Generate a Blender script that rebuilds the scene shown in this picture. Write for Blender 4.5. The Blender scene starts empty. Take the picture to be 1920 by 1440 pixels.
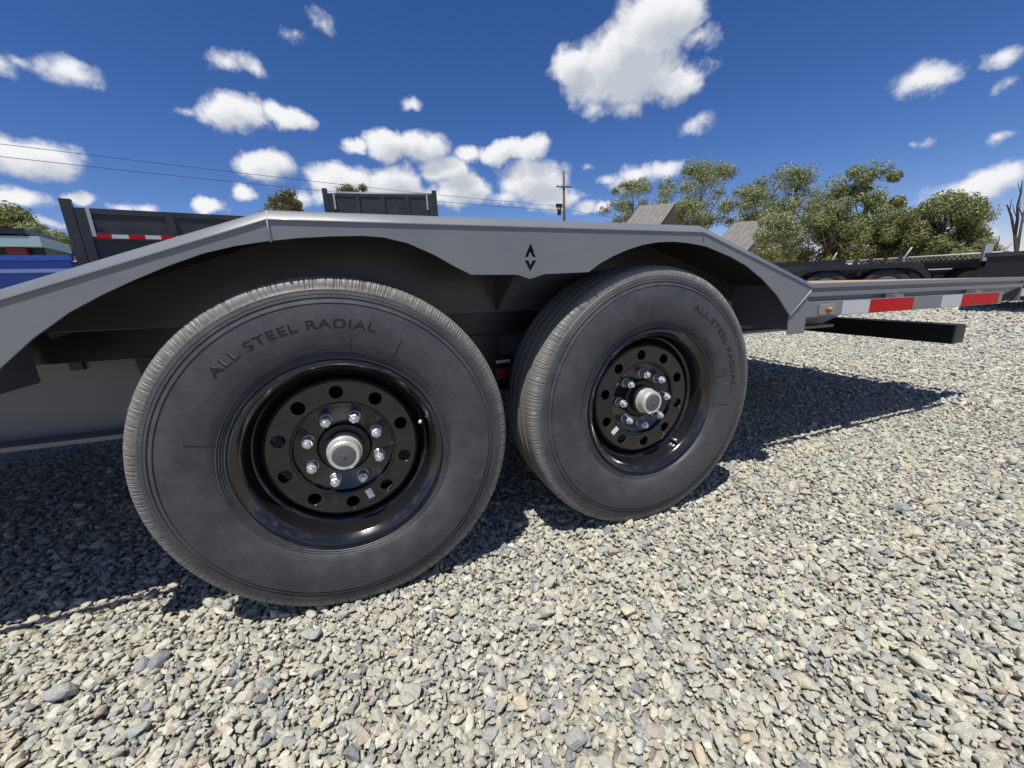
import bpy, bmesh, math, random
import numpy as np
from mathutils import Vector, Matrix
random.seed(7); rng = np.random.default_rng(7)
S = bpy.context.scene
COL = S.collection
R_ = math.radians

# ------------------------------------------------------------------ camera
FPX = 744.0
PIT, YAW, ROLL = R_(14.33), R_(20.05), R_(-2.5)
CAM = Vector((0.079, -0.921, 0.773))
FWD = Vector((math.sin(YAW)*math.cos(PIT), math.cos(YAW)*math.cos(PIT), -math.sin(PIT)))
_r0 = Vector((math.cos(YAW), -math.sin(YAW), 0)); _u0 = _r0.cross(FWD)
RGT = _r0*math.cos(ROLL) + _u0*math.sin(ROLL); UPV = -_r0*math.sin(ROLL) + _u0*math.cos(ROLL)
cd = bpy.data.cameras.new('camera'); cam = bpy.data.objects.new('camera', cd); COL.objects.link(cam)
cd.sensor_fit = 'HORIZONTAL'; cd.sensor_width = 36; cd.lens = FPX/1920*36; cd.clip_start = 0.02; cd.clip_end = 3000
m = Matrix((( RGT.x, UPV.x, -FWD.x, CAM.x), (RGT.y, UPV.y, -FWD.y, CAM.y), (RGT.z, UPV.z, -FWD.z, CAM.z), (0, 0, 0, 1)))
cam.matrix_world = m; S.camera = cam
def ray(x, y): return (FWD*FPX + RGT*(x-960) - UPV*(y-720))
def at(x, y, D):                       # point on the pixel's ray at horizontal distance D
    d = ray(x, y); return CAM + d*(D/math.hypot(d.x, d.y))
def on(x, y, ax, v):                   # point on the pixel's ray on an axis plane
    d = ray(x, y); return CAM + d*((v-CAM[ax])/d[ax])

# ------------------------------------------------------------------ sun + sky
SUN = Vector((-0.25, -0.28, 1.0)).normalized()          # towards the sun
sl = bpy.data.lights.new('sun', 'SUN'); sl.energy = 4.9; sl.angle = R_(0.53); sl.color = (1.0, 0.955, 0.88)
so = bpy.data.objects.new('sun', sl); COL.objects.link(so); so.rotation_euler = SUN.to_track_quat('Z', 'Y').to_euler()
S.view_settings.view_transform = 'Standard'; S.view_settings.look = 'None'
S.view_settings.exposure = 0.18; S.view_settings.gamma = 1.0; S.view_settings.use_curve_mapping = False
S.render.engine = 'CYCLES'
W = bpy.data.worlds.new('World'); S.world = W; W.use_nodes = True
W.cycles.sampling_method = 'NONE'
nt = W.node_tree; nt.nodes.clear()
def N(nt_, typ, **kw):
    n = nt_.nodes.new(typ)
    for k, v in kw.items():
        if k == 'inp':
            for i, x in v.items(): n.inputs[i].default_value = x
        else: setattr(n, k, v)
    return n
sky = N(nt, 'ShaderNodeTexSky', sky_type='NISHITA', sun_disc=False)
sky.sun_elevation = math.asin(SUN.z); sky.sun_rotation = math.atan2(SUN.x, SUN.y)
sky.altitude = 600; sky.air_density = 0.9; sky.dust_density = 0.0; sky.ozone_density = 4.0

# clouds: cumulus patches given by direction, size and thickness; broken up with noise
VIEW_CLOUDS = [  # photo direction (x, y), half sizes, thickness
 (1160,130,118,66,1.0),(1240,25,58,64,.95),(1275,145,62,34,.9),(1075,128,52,44,.95),(1150,200,60,18,.45),(1300,65,27,34,.5),(1190,80,80,50,1.),
 (1310,222,30,22,.34),(1735,150,66,32,.62),(1895,112,36,17,.5),(1905,150,30,9,.33),(1865,262,28,13,.36),(1720,272,24,7,.25),
 (1850,345,100,32,.8),(1690,398,20,9,.6),(1800,425,40,12,.35),(1850,440,50,18,.5),
 (55,285,98,46,1.),(35,365,68,20,.7),(150,364,36,13,.7),(140,135,58,30,.55),(45,115,18,20,.36),(3,115,12,30,.45),
 (440,127,46,18,.42),(617,48,24,24,.34),(550,70,24,9,.26),(430,218,76,36,1.),(530,220,46,30,.95),(345,212,24,12,.4),
 (773,198,20,13,.5),(503,313,60,27,1.),(455,356,28,14,.65),(400,383,36,17,.9),(690,350,98,34,1.),(240,386,46,8,.5),(580,372,60,16,.5),
 (655,276,34,15,.8),(760,278,76,30,1.),(882,296,34,17,.8),(840,322,52,24,.95),(868,362,66,28,1.),(800,372,60,20,.6),
 (967,288,54,24,1.),(1005,338,72,34,1.),(1040,375,50,26,.95),(975,365,46,18,.6),(1108,315,12,8,.36),(1135,340,18,9,.45),
 (1220,325,58,22,.65),(1110,396,32,12,.7),(1180,345,40,14,.4),(88,415,30,14,.6)]
gr = bpy.data.node_groups.new('cloud_field', 'ShaderNodeTree')
gr.interface.new_socket('Vector', in_out='INPUT', socket_type='NodeSocketVector')
gr.interface.new_socket('Value', in_out='OUTPUT', socket_type='NodeSocketFloat')
gi = gr.nodes.new('NodeGroupInput'); go = gr.nodes.new('NodeGroupOutput')
def azel(d): return math.atan2(d.x, d.y), math.asin(max(-1, min(1, d.z)))
blobs = []                                                 # (azimuth, elevation) centre, radius, thickness; twice as wide as tall
for (x, y, hw, hh, s_) in VIEW_CLOUDS:
    if s_ < .7: s_ *= .86
    if s_ < .4: s_ *= .86
    c = ray(x, y).normalized(); a0, e0 = azel(c)
    hw *= .93; hh *= .95; ra = abs(azel(ray(x+hw, y).normalized())[0]-azel(ray(x-hw, y).normalized())[0])/2
    re = abs(azel(ray(x, y-hh).normalized())[1]-azel(ray(x, y+hh).normalized())[1])/2
    if ra > 2.6*re:                                        # long clouds are two patches
        for k in (-.5, .5): blobs.append((a0+k*ra, 2*e0, (ra*.55+2*re)/2*1.15, s_))
    else: blobs.append((a0, 2*e0, (ra+2*re)/2, s_))
gl_ = gr.links.new; prev = None
for (a0, e0, r0, s_) in blobs:
    ds = N(gr, 'ShaderNodeVectorMath', operation='DISTANCE', inp={1: (a0, e0, 0)}); gl_(gi.outputs[0], ds.inputs[0])
    mm = N(gr, 'ShaderNodeMath', operation='MULTIPLY_ADD', inp={1: -s_/(r0*1.25), 2: s_}); gl_(ds.outputs['Value'], mm.inputs[0])
    if prev is None: prev = mm
    else:
        mx = N(gr, 'ShaderNodeMath', operation='MAXIMUM'); gl_(prev.outputs[0], mx.inputs[0]); gl_(mm.outputs[0], mx.inputs[1]); prev = mx
# the same kind of broken cumulus all the way round, outside this stretch of sky
vo_ = N(gr, 'ShaderNodeTexVoronoi', voronoi_dimensions='2D', inp={'Scale': 3.2, 'Randomness': 1.0}); gl_(gi.outputs[0], vo_.inputs['Vector'])
m1 = N(gr, 'ShaderNodeMath', operation='MULTIPLY_ADD', inp={1: -3.0, 2: .95}); gl_(vo_.outputs['Distance'], m1.inputs[0])
sx_ = N(gr, 'ShaderNodeSeparateXYZ'); gl_(gi.outputs[0], sx_.inputs[0])
df = N(gr, 'ShaderNodeMath', operation='SUBTRACT', inp={1: R_(25)}); gl_(sx_.outputs[0], df.inputs[0])
ab = N(gr, 'ShaderNodeMath', operation='ABSOLUTE'); gl_(df.outputs[0], ab.inputs[0])
gt = N(gr, 'ShaderNodeMapRange', inp={1: R_(62), 2: R_(70), 3: -2.0, 4: 0.0}); gl_(ab.outputs[0], gt.inputs[0])
up_ = N(gr, 'ShaderNodeMapRange', inp={1: 1.5, 2: 2.2, 3: 0.0, 4: -.8}); gl_(sx_.outputs[1], up_.inputs[0])
m2 = N(gr, 'ShaderNodeMath', operation='ADD'); gl_(m1.outputs[0], m2.inputs[0]); gl_(gt.outputs[0], m2.inputs[1])
m3 = N(gr, 'ShaderNodeMath', operation='ADD'); gl_(m2.outputs[0], m3.inputs[0]); gl_(up_.outputs[0], m3.inputs[1])
mx = N(gr, 'ShaderNodeMath', operation='MAXIMUM'); gl_(prev.outputs[0], mx.inputs[0]); gl_(m3.outputs[0], mx.inputs[1])
gl_(mx.outputs[0], go.inputs[0])
L = nt.links.new
tc = N(nt, 'ShaderNodeTexCoord')
sd_ = N(nt, 'ShaderNodeSeparateXYZ'); L(tc.outputs['Generated'], sd_.inputs[0])
aa_ = N(nt, 'ShaderNodeMath', operation='ARCTAN2'); L(sd_.outputs[0], aa_.inputs[0]); L(sd_.outputs[1], aa_.inputs[1])
ee_ = N(nt, 'ShaderNodeMath', operation='ARCSINE'); L(sd_.outputs[2], ee_.inputs[0])
e2_ = N(nt, 'ShaderNodeMath', operation='MULTIPLY', inp={1: 2.0}); L(ee_.outputs[0], e2_.inputs[0])
cc_ = N(nt, 'ShaderNodeCombineXYZ'); L(aa_.outputs[0], cc_.inputs[0]); L(e2_.outputs[0], cc_.inputs[1])
wn = N(nt, 'ShaderNodeTexNoise', inp={'Scale': 7.0, 'Detail': 5.0, 'Roughness': .6}); L(tc.outputs['Generated'], wn.inputs['Vector'])
wsb = N(nt, 'ShaderNodeVectorMath', operation='SUBTRACT', inp={1: (.5, .5, .5)}); L(wn.outputs['Color'], wsb.inputs[0])
wsc = N(nt, 'ShaderNodeVectorMath', operation='MULTIPLY', inp={1: (.11, .15, 0)}); L(wsb.outputs[0], wsc.inputs[0])
wv_ = N(nt, 'ShaderNodeVectorMath', operation='ADD'); L(cc_.outputs[0], wv_.inputs[0]); L(wsc.outputs[0], wv_.inputs[1])
def density(off, off3, det):
    ad = N(nt, 'ShaderNodeVectorMath', operation='ADD', inp={1: off}); L(wv_.outputs[0], ad.inputs[0])
    a3 = N(nt, 'ShaderNodeVectorMath', operation='ADD', inp={1: off3}); L(tc.outputs['Generated'], a3.inputs[0])
    g = N(nt, 'ShaderNodeGroup'); g.node_tree = gr; L(ad.outputs[0], g.inputs[0])
    n2 = N(nt, 'ShaderNodeTexNoise', inp={'Scale': 24.0, 'Detail': det, 'Roughness': .62}); L(a3.outputs[0], n2.inputs['Vector'])
    a = N(nt, 'ShaderNodeMath', operation='MULTIPLY_ADD', inp={1: .80, 2: -.40}); L(n2.outputs['Fac'], a.inputs[0])
    b = N(nt, 'ShaderNodeMath', operation='ADD'); L(g.outputs[0], b.inputs[0]); L(a.outputs[0], b.inputs[1])
    return b
d0 = density((0, 0, 0), (0, 0, 0), 7.0); d1 = density((-.02, .055, 0), tuple(SUN*.022), 4.0)
alpha = N(nt, 'ShaderNodeMapRange', interpolation_type='SMOOTHSTEP', inp={1: -.02, 2: .46}); L(d0.outputs[0], alpha.inputs[0])
shade = N(nt, 'ShaderNodeMapRange', interpolation_type='SMOOTHSTEP', inp={1: -.12, 2: .78, 3: 1.0, 4: .0}); L(d1.outputs[0], shade.inputs[0])
ccol = N(nt, 'ShaderNodeMix', data_type='RGBA'); L(shade.outputs[0], ccol.inputs[0])
CL = 15.0
ccol.inputs[6].default_value = (.54*CL, .575*CL, .64*CL, 1); ccol.inputs[7].default_value = (.92*CL, .93*CL, .95*CL, 1)
hs = N(nt, 'ShaderNodeHueSaturation', inp={'Saturation': 1.24, 'Value': 1.34}); L(sky.outputs[0], hs.inputs['Color'])
tint = N(nt, 'ShaderNodeVectorMath', operation='MULTIPLY', inp={1: (1.14, .96, 1.16)}); L(hs.outputs[0], tint.inputs[0])      # white balance
mixs = N(nt, 'ShaderNodeMix', data_type='RGBA'); L(alpha.outputs[0], mixs.inputs[0]); L(tint.outputs[0], mixs.inputs[6]); L(ccol.outputs[2], mixs.inputs[7])
bg = N(nt, 'ShaderNodeBackground', inp={'Strength': 0.058}); L(mixs.outputs[2], bg.inputs[0])
wo = N(nt, 'ShaderNodeOutputWorld'); L(bg.outputs[0], wo.inputs[0])

# ------------------------------------------------------------------ helpers
def tag(o, label=None, cat=None, group=None, kind=None):
    if label: o['label'] = label
    if cat: o['category'] = cat
    if group: o['group'] = group
    if kind: o['kind'] = kind
    return o
def empty(name, loc=(0, 0, 0), rz=0):
    o = bpy.data.objects.new(name, None); COL.objects.link(o); o.location = loc; o.rotation_euler = (0, 0, rz); o.empty_display_size = .1
    return o
class MB:
    def __init__(s): s.v = []; s.f = []; s.sm = []
    def add(s, vs, fs, smooth=False, tf=None):
        b = len(s.v); s.v += [tuple(tf(Vector(p)) if tf else p) for p in vs]
        s.f += [tuple(b+i for i in f) for f in fs]; s.sm += [smooth]*len(fs); return s
    def box(s, a, b, tf=None):
        (x0, y0, z0), (x1, y1, z1) = a, b
        return s.add([(x0,y0,z0),(x1,y0,z0),(x1,y1,z0),(x0,y1,z0),(x0,y0,z1),(x1,y0,z1),(x1,y1,z1),(x0,y1,z1)],
                     [(0,3,2,1),(4,5,6,7),(0,1,5,4),(1,2,6,5),(2,3,7,6),(3,0,4,7)], False, tf)
    def prism(s, poly, y0, y1, tf=None):          # polygon in (x,z), extruded along y
        n = len(poly)
        return s.add([(x, y0, z) for x, z in poly]+[(x, y1, z) for x, z in poly],
                     [tuple(range(n)), tuple(range(2*n-1, n-1, -1))]+[(i, i+n, (i+1) % n+n, (i+1) % n) for i in range(n)], False, tf)
    def tube(s, pts, rad, n=10, cap=True, tf=None):
        pts = [Vector(p) for p in pts]
        if not hasattr(rad, '__len__'): rad = [rad]*len(pts)
        vs = []; fs = []
        t0 = (pts[1]-pts[0]).normalized(); a = t0.orthogonal().normalized()
        for i, p in enumerate(pts):
            t = (pts[min(i+1, len(pts)-1)]-pts[max(i-1, 0)]).normalized()
            a = (a - t*a.dot(t)).normalized(); b = t.cross(a)
            for k in range(n):
                q = 2*math.pi*k/n; vs.append(p+(a*math.cos(q)+b*math.sin(q))*rad[i])
        for i in range(len(pts)-1):
            for k in range(n): fs.append((i*n+k, i*n+(k+1) % n, (i+1)*n+(k+1) % n, (i+1)*n+k))
        if cap: fs += [tuple(range(n-1, -1, -1)), tuple(range((len(pts)-1)*n, len(pts)*n))]
        return s.add(vs, fs, True, tf)
    def lathe(s, prof, n=64, closed=False, tf=None, smooth=True):   # prof: (r, y), round the y axis (x,z plane)
        vs = []; fs = []; k = len(prof)
        for i in range(n):
            a = 2*math.pi*i/n; vs += [(r*math.cos(a), y, r*math.sin(a)) for r, y in prof]
        for i in range(n):
            j = (i+1) % n
            for q in range(k if closed else k-1):
                w = (q+1) % k; fs.append((i*k+q, i*k+w, j*k+w, j*k+q))
        return s.add(vs, fs, smooth, tf)
    def mesh(s, name):
        me = bpy.data.meshes.new(name); me.from_pydata([tuple(v) for v in s.v], [], s.f)
        me.polygons.foreach_set('use_smooth', s.sm); me.update(); return me
    def build(s, name, mat, parent=None, loc=None):
        return obj(name, s.mesh(name), mat, parent, loc)
def obj(name, me, mat, parent=None, loc=None):
    if mat and not me.materials: me.materials.append(mat)
    o = bpy.data.objects.new(name, me); COL.objects.link(o); o.parent = parent
    if loc is not None: o.location = loc
    return o
def bevel(o, w=.003, seg=2):
    b = o.modifiers.new('bevel', 'BEVEL'); b.width = w; b.segments = seg; b.limit_method = 'ANGLE'; b.angle_limit = R_(40); b.harden_normals = False
    return o
def smooth_by_angle(me, ang=35):
    bm = bmesh.new(); bm.from_mesh(me); bmesh.ops.recalc_face_normals(bm, faces=bm.faces)
    for f in bm.faces: f.smooth = True
    for e in bm.edges:
        if len(e.link_faces) == 2 and e.calc_face_angle(0) > R_(ang): e.smooth = False
    bm.to_mesh(me); bm.free(); return me
def copy_tree(o, parent=None):
    c = o.copy(); COL.objects.link(c); c.parent = parent
    for ch in list(o.children): copy_tree(ch, c)
    return c
def filled(splines, extrude, bev=0.0, res=2):   # flat plate from closed outlines (holes allowed), in local x,y
    cu = bpy.data.curves.new('plate', 'CURVE'); cu.dimensions = '2D'; cu.fill_mode = 'BOTH'; cu.extrude = extrude; cu.bevel_depth = bev; cu.bevel_resolution = res
    for sp in splines:
        s = cu.splines.new('POLY'); s.points.add(len(sp)-1); s.use_cyclic_u = True
        for p, q in zip(s.points, sp): p.co = (q[0], q[1], 0, 1)
    t = bpy.data.objects.new('plate', cu); COL.objects.link(t)
    me = bpy.data.meshes.new_from_object(t.evaluated_get(bpy.context.evaluated_depsgraph_get()))
    bpy.data.objects.remove(t); bpy.data.curves.remove(cu); me.materials.clear(); return me

# ------------------------------------------------------------------ materials
def mat(name, col, rough=.5, metal=0.0, noise=None, bump=None, coat=0.0, spec=.5, col2=None, nscale=8.0, coords='Object'):
    mt = bpy.data.materials.new(name); mt.use_nodes = True; t = mt.node_tree; b = t.nodes['Principled BSDF']
    b.inputs['Base Color'].default_value = (*col, 1); b.inputs['Roughness'].default_value = rough; b.inputs['Metallic'].default_value = metal
    b.inputs['Coat Weight'].default_value = coat; b.inputs['Coat Roughness'].default_value = .08; b.inputs['Specular IOR Level'].default_value = spec
    if noise or bump or col2:
        tcn = N(t, 'ShaderNodeTexCoord'); nn = N(t, 'ShaderNodeTexNoise', inp={'Scale': nscale, 'Detail': 6.0, 'Roughness': .6}); t.links.new(tcn.outputs[coords], nn.inputs['Vector'])
        if col2:
            mr = N(t, 'ShaderNodeMapRange', inp={1: .38, 2: .66}); t.links.new(nn.outputs['Fac'], mr.inputs[0])
            mx = N(t, 'ShaderNodeMix', data_type='RGBA'); t.links.new(mr.outputs[0], mx.inputs[0]); mx.inputs[6].default_value = (*col, 1); mx.inputs[7].default_value = (*col2, 1)
            t.links.new(mx.outputs[2], b.inputs['Base Color'])
        if noise:
            mr = N(t, 'ShaderNodeMapRange', inp={1: .3, 2: .7, 3: rough-noise, 4: rough+noise}); t.links.new(nn.outputs['Fac'], mr.inputs[0]); t.links.new(mr.outputs[0], b.inputs['Roughness'])
        if bump:
            n2 = N(t, 'ShaderNodeTexNoise', inp={'Scale': bump[0], 'Detail': 5.0}); t.links.new(tcn.outputs[coords], n2.inputs['Vector'])
            bp = N(t, 'ShaderNodeBump', inp={'Strength': bump[1], 'Distance': bump[2]}); t.links.new(n2.outputs['Fac'], bp.inputs['Height']); t.links.new(bp.outputs[0], b.inputs['Normal'])
    return mt
M = {}
M['paint'] = mat('grey_paint', (.152, .164, .180), .40, noise=.08, col2=(.174, .185, .198), nscale=4, bump=(9, .10, .004), coat=.12)
M['paint_worn'] = mat('grey_weld', (.34, .36, .38), .45, noise=.1, nscale=60)
M['black'] = mat('black_steel', (.012, .012, .014), .35, noise=.1, nscale=10)
M['well'] = mat('shade_darkened_grey_paint', (.055, .058, .060), .30, noise=.08, nscale=4, col2=(.065, .067, .068), bump=(7, .10, .004))  # trailer grey darkened; the wheel well's shade is put into the colour
M['underside_shade'] = mat('black_underside_shade', (.014, .014, .015), .6)  # near-black colour standing in for shade beneath the fender top
M['rim'] = mat('gloss_black_wheel', (.011, .011, .012), .16, noise=.05, nscale=18, coat=.6, bump=(60, .03, .0006))
M['zinc'] = mat('zinc_plate', (.74, .75, .78), .34, metal=.75, noise=.1, nscale=60, col2=(.45, .46, .46))
M['galv'] = mat('dull_steel_cap', (.72, .73, .69), .38, metal=.55, noise=.1, nscale=50, col2=(.55, .56, .52))
M['rubber_plug'] = mat('grey_rubber', (.10, .10, .10), .6)
M['brass'] = mat('brass', (.6, .45, .2), .3, metal=1.0)
M['white'] = mat('white_label', (.78, .78, .78), .5)
M['letter'] = mat('moulded_black_rubber', (.009, .009, .010), .5)
M['dark_rubber'] = mat('dark_rubber', (.02, .02, .021), .6)
M['red_tape'] = mat('red_reflective', (.50, .006, .010), .45, col2=(.36, .004, .007), nscale=120, spec=.15)
M['white_tape'] = mat('white_reflective', (.52, .54, .56), .35, col2=(.42, .44, .46), nscale=150, coat=.1)
M['amber'] = mat('amber_lens', (.34, .15, .015), .18, coat=.6)
M['lamp_base'] = mat('lamp_base', (.24, .24, .24), .4)
M['wood'] = mat('pine_planks', (.46, .33, .17), .65, col2=(.34, .25, .14), nscale=6, bump=(40, .3, .003))
M['dump'] = mat('dump_black', (.020, .022, .026), .42, noise=.1, col2=(.032, .036, .040), nscale=3)
M['tarp'] = mat('grey_tarp', (.16, .17, .18), .6, bump=(9, .5, .02))
M['frost'] = mat('grey_edge', (.33, .35, .37), .4)
M['blue'] = mat('blue_paint', (.010, .068, .36), .3, coat=.3, col2=(.014, .082, .42), nscale=3)
M['blue_edge'] = mat('worn_blue', (.17, .27, .50), .35)
M['teal'] = mat('pale_teal_paint', (.32, .47, .50), .4)
M['red_paint'] = mat('dark_red', (.22, .025, .025), .5)
M['glass'] = mat('dark_glass', (.01, .012, .015), .06)
M['pole'] = mat('pole_wood', (.12, .085, .06), .8, col2=(.08, .06, .045), nscale=6)
M['wire'] = mat('wire', (.02, .02, .02), .6)
M['fence'] = mat('galvanised_fence', (.46, .47, .46), .5, metal=.2)
M['bark'] = mat('pale_bark', (.26, .21, .17), .85, col2=(.16, .12, .09), nscale=5)
M['dead'] = mat('dead_wood', (.055, .045, .04), .85)
M['roof'] = mat('weathered_roof', (.19, .18, .165), .85, col2=(.14, .132, .12), nscale=2.5)
M['barnwall'] = mat('old_barn_wall', (.15, .12, .10), .85, col2=(.10, .085, .07), nscale=3)

def leaf_mat(name, a, b, c):
    mt = bpy.data.materials.new(name); mt.use_nodes = True; t = mt.node_tree; p = t.nodes['Principled BSDF']
    g = N(t, 'ShaderNodeNewGeometry'); cr = N(t, 'ShaderNodeValToRGB'); t.links.new(g.outputs['Random Per Island'], cr.inputs[0])
    e = cr.color_ramp.elements; e[0].color = (*a, 1); e[1].color = (*c, 1); k = e.new(.5); k.color = (*b, 1)
    t.links.new(cr.outputs[0], p.inputs['Base Color']); p.inputs['Roughness'].default_value = .55
    tr = N(t, 'ShaderNodeBsdfTranslucent'); t.links.new(cr.outputs[0], tr.inputs[0])
    mx = N(t, 'ShaderNodeMixShader', inp={0: .28}); t.links.new(p.outputs[0], mx.inputs[1]); t.links.new(tr.outputs[0], mx.inputs[2])
    t.links.new(mx.outputs[0], t.nodes['Material Output'].inputs[0]); return mt
M['leaf_gum'] = leaf_mat('gum_leaves', (.10, .14, .06), (.22, .26, .105), (.41, .42, .21))
M['leaf_oak'] = leaf_mat('oak_leaves', (.08, .108, .038), (.175, .205, .07), (.32, .32, .13))
M['leaf_palm'] = leaf_mat('palm_leaves', (.05, .07, .03), (.11, .11, .045), (.22, .17, .08))

def tyre_mat():
    mt = bpy.data.materials.new('tyre_rubber'); mt.use_nodes = True; t = mt.node_tree; b = t.nodes['Principled BSDF']; l = t.links.new
    tcn = N(t, 'ShaderNodeTexCoord'); sp = N(t, 'ShaderNodeSeparateXYZ'); l(tcn.outputs['Object'], sp.inputs[0])
    cb = N(t, 'ShaderNodeCombineXYZ'); l(sp.outputs[0], cb.inputs[0]); l(sp.outputs[2], cb.inputs[2])
    ln = N(t, 'ShaderNodeVectorMath', operation='LENGTH'); l(cb.outputs[0], ln.inputs[0])
    nz = N(t, 'ShaderNodeTexNoise', inp={'Scale': 16.0, 'Detail': 8.0, 'Roughness': .7}); l(tcn.outputs['Object'], nz.inputs['Vector'])
    nf = N(t, 'ShaderNodeTexNoise', inp={'Scale': 150.0, 'Detail': 4.0, 'Roughness': .7}); l(tcn.outputs['Object'], nf.inputs['Vector'])
    # dust thrown up on the tread and the shoulder
    ad = N(t, 'ShaderNodeMath', operation='MULTIPLY_ADD', inp={1: .030, 2: -.015}); l(nf.outputs['Fac'], ad.inputs[0])
    rr = N(t, 'ShaderNodeMath', operation='ADD'); l(ln.outputs['Value'], rr.inputs[0]); l(ad.outputs[0], rr.inputs[1])
    dst = N(t, 'ShaderNodeMapRange', interpolation_type='SMOOTHSTEP', inp={1: .368, 2: .397}); l(rr.outputs[0], dst.inputs[0])
    base = N(t, 'ShaderNodeMix', data_type='RGBA'); mr = N(t, 'ShaderNodeMapRange', inp={1: .35, 2: .7}); l(nz.outputs['Fac'], mr.inputs[0]); l(mr.outputs[0], base.inputs[0])
    base.inputs[6].default_value = (.038, .040, .045, 1); base.inputs[7].default_value = (.074, .075, .081, 1)
    mx = N(t, 'ShaderNodeMix', data_type='RGBA'); l(dst.outputs[0], mx.inputs[0]); l(base.outputs[2], mx.inputs[6]); mx.inputs[7].default_value = (.175, .170, .155, 1)
    l(mx.outputs[2], b.inputs['Base Color'])
    ro = N(t, 'ShaderNodeMapRange', inp={1: .3, 2: .7, 3: .42, 4: .62}); l(nz.outputs['Fac'], ro.inputs[0]); l(ro.outputs[0], b.inputs['Roughness'])
    # fine concentric moulding lines + grain
    wv = N(t, 'ShaderNodeMath', operation='MULTIPLY', inp={1: 1900.0}); l(ln.outputs['Value'], wv.inputs[0])
    sn = N(t, 'ShaderNodeMath', operation='SINE'); l(wv.outputs[0], sn.inputs[0])
    hh = N(t, 'ShaderNodeMath', operation='MULTIPLY_ADD', inp={1: .10}); l(sn.outputs[0], hh.inputs[0]); l(nf.outputs['Fac'], hh.inputs[2])
    an = N(t, 'ShaderNodeMath', operation='ARCTAN2'); l(sp.outputs[2], an.inputs[0]); l(sp.outputs[0], an.inputs[1])
    def band(r0, r1, a0, a1, f1, f2):
        m_ = []
        for src, lo, hi in ((ln.outputs['Value'], r0, r1), (an.outputs[0], R_(a0), R_(a1))):
            for op, lim in (('GREATER_THAN', lo), ('LESS_THAN', hi)):
                q = N(t, 'ShaderNodeMath', operation=op, inp={1: lim}); l(src, q.inputs[0]); m_.append(q)
        uv = N(t, 'ShaderNodeCombineXYZ'); u_ = N(t, 'ShaderNodeMath', operation='MULTIPLY', inp={1: f1}); v_ = N(t, 'ShaderNodeMath', operation='MULTIPLY', inp={1: f2}); l(an.outputs[0], u_.inputs[0]); l(ln.outputs['Value'], v_.inputs[0]); l(u_.outputs[0], uv.inputs[0]); l(v_.outputs[0], uv.inputs[1])
        nn = N(t, 'ShaderNodeTexNoise', inp={'Scale': 1.0, 'Detail': 1.0}); l(uv.outputs[0], nn.inputs['Vector']); st = N(t, 'ShaderNodeMapRange', inp={1: .48, 2: .54}); l(nn.outputs['Fac'], st.inputs[0])
        out = st
        for q in m_:
            mu_ = N(t, 'ShaderNodeMath', operation='MULTIPLY'); l(out.outputs[0], mu_.inputs[0]); l(q.outputs[0], mu_.inputs[1]); out = mu_
        return out
    tot = None
    for bd in ((.283, .2905, 76, 127, 60, 330), (.281, .303, 36, 43, 55, 240), (.326, .340, -92, -44, 34, 170), (.262, .268, -160, -110, 62, 330), (.270, .277, -10, 28, 62, 330)):
        q = band(*bd)
        if tot is None: tot = q
        else:
            s2 = N(t, 'ShaderNodeMath', operation='ADD'); l(tot.outputs[0], s2.inputs[0]); l(q.outputs[0], s2.inputs[1]); tot = s2
    h2 = N(t, 'ShaderNodeMath', operation='MULTIPLY_ADD', inp={1: 1.2}); l(tot.outputs[0], h2.inputs[0]); l(hh.outputs[0], h2.inputs[2])
    bp = N(t, 'ShaderNodeBump', inp={'Strength': .30, 'Distance': .0012}); l(h2.outputs[0], bp.inputs['Height']); l(bp.outputs[0], b.inputs['Normal'])
    return mt
M['tyre'] = tyre_mat()

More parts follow.
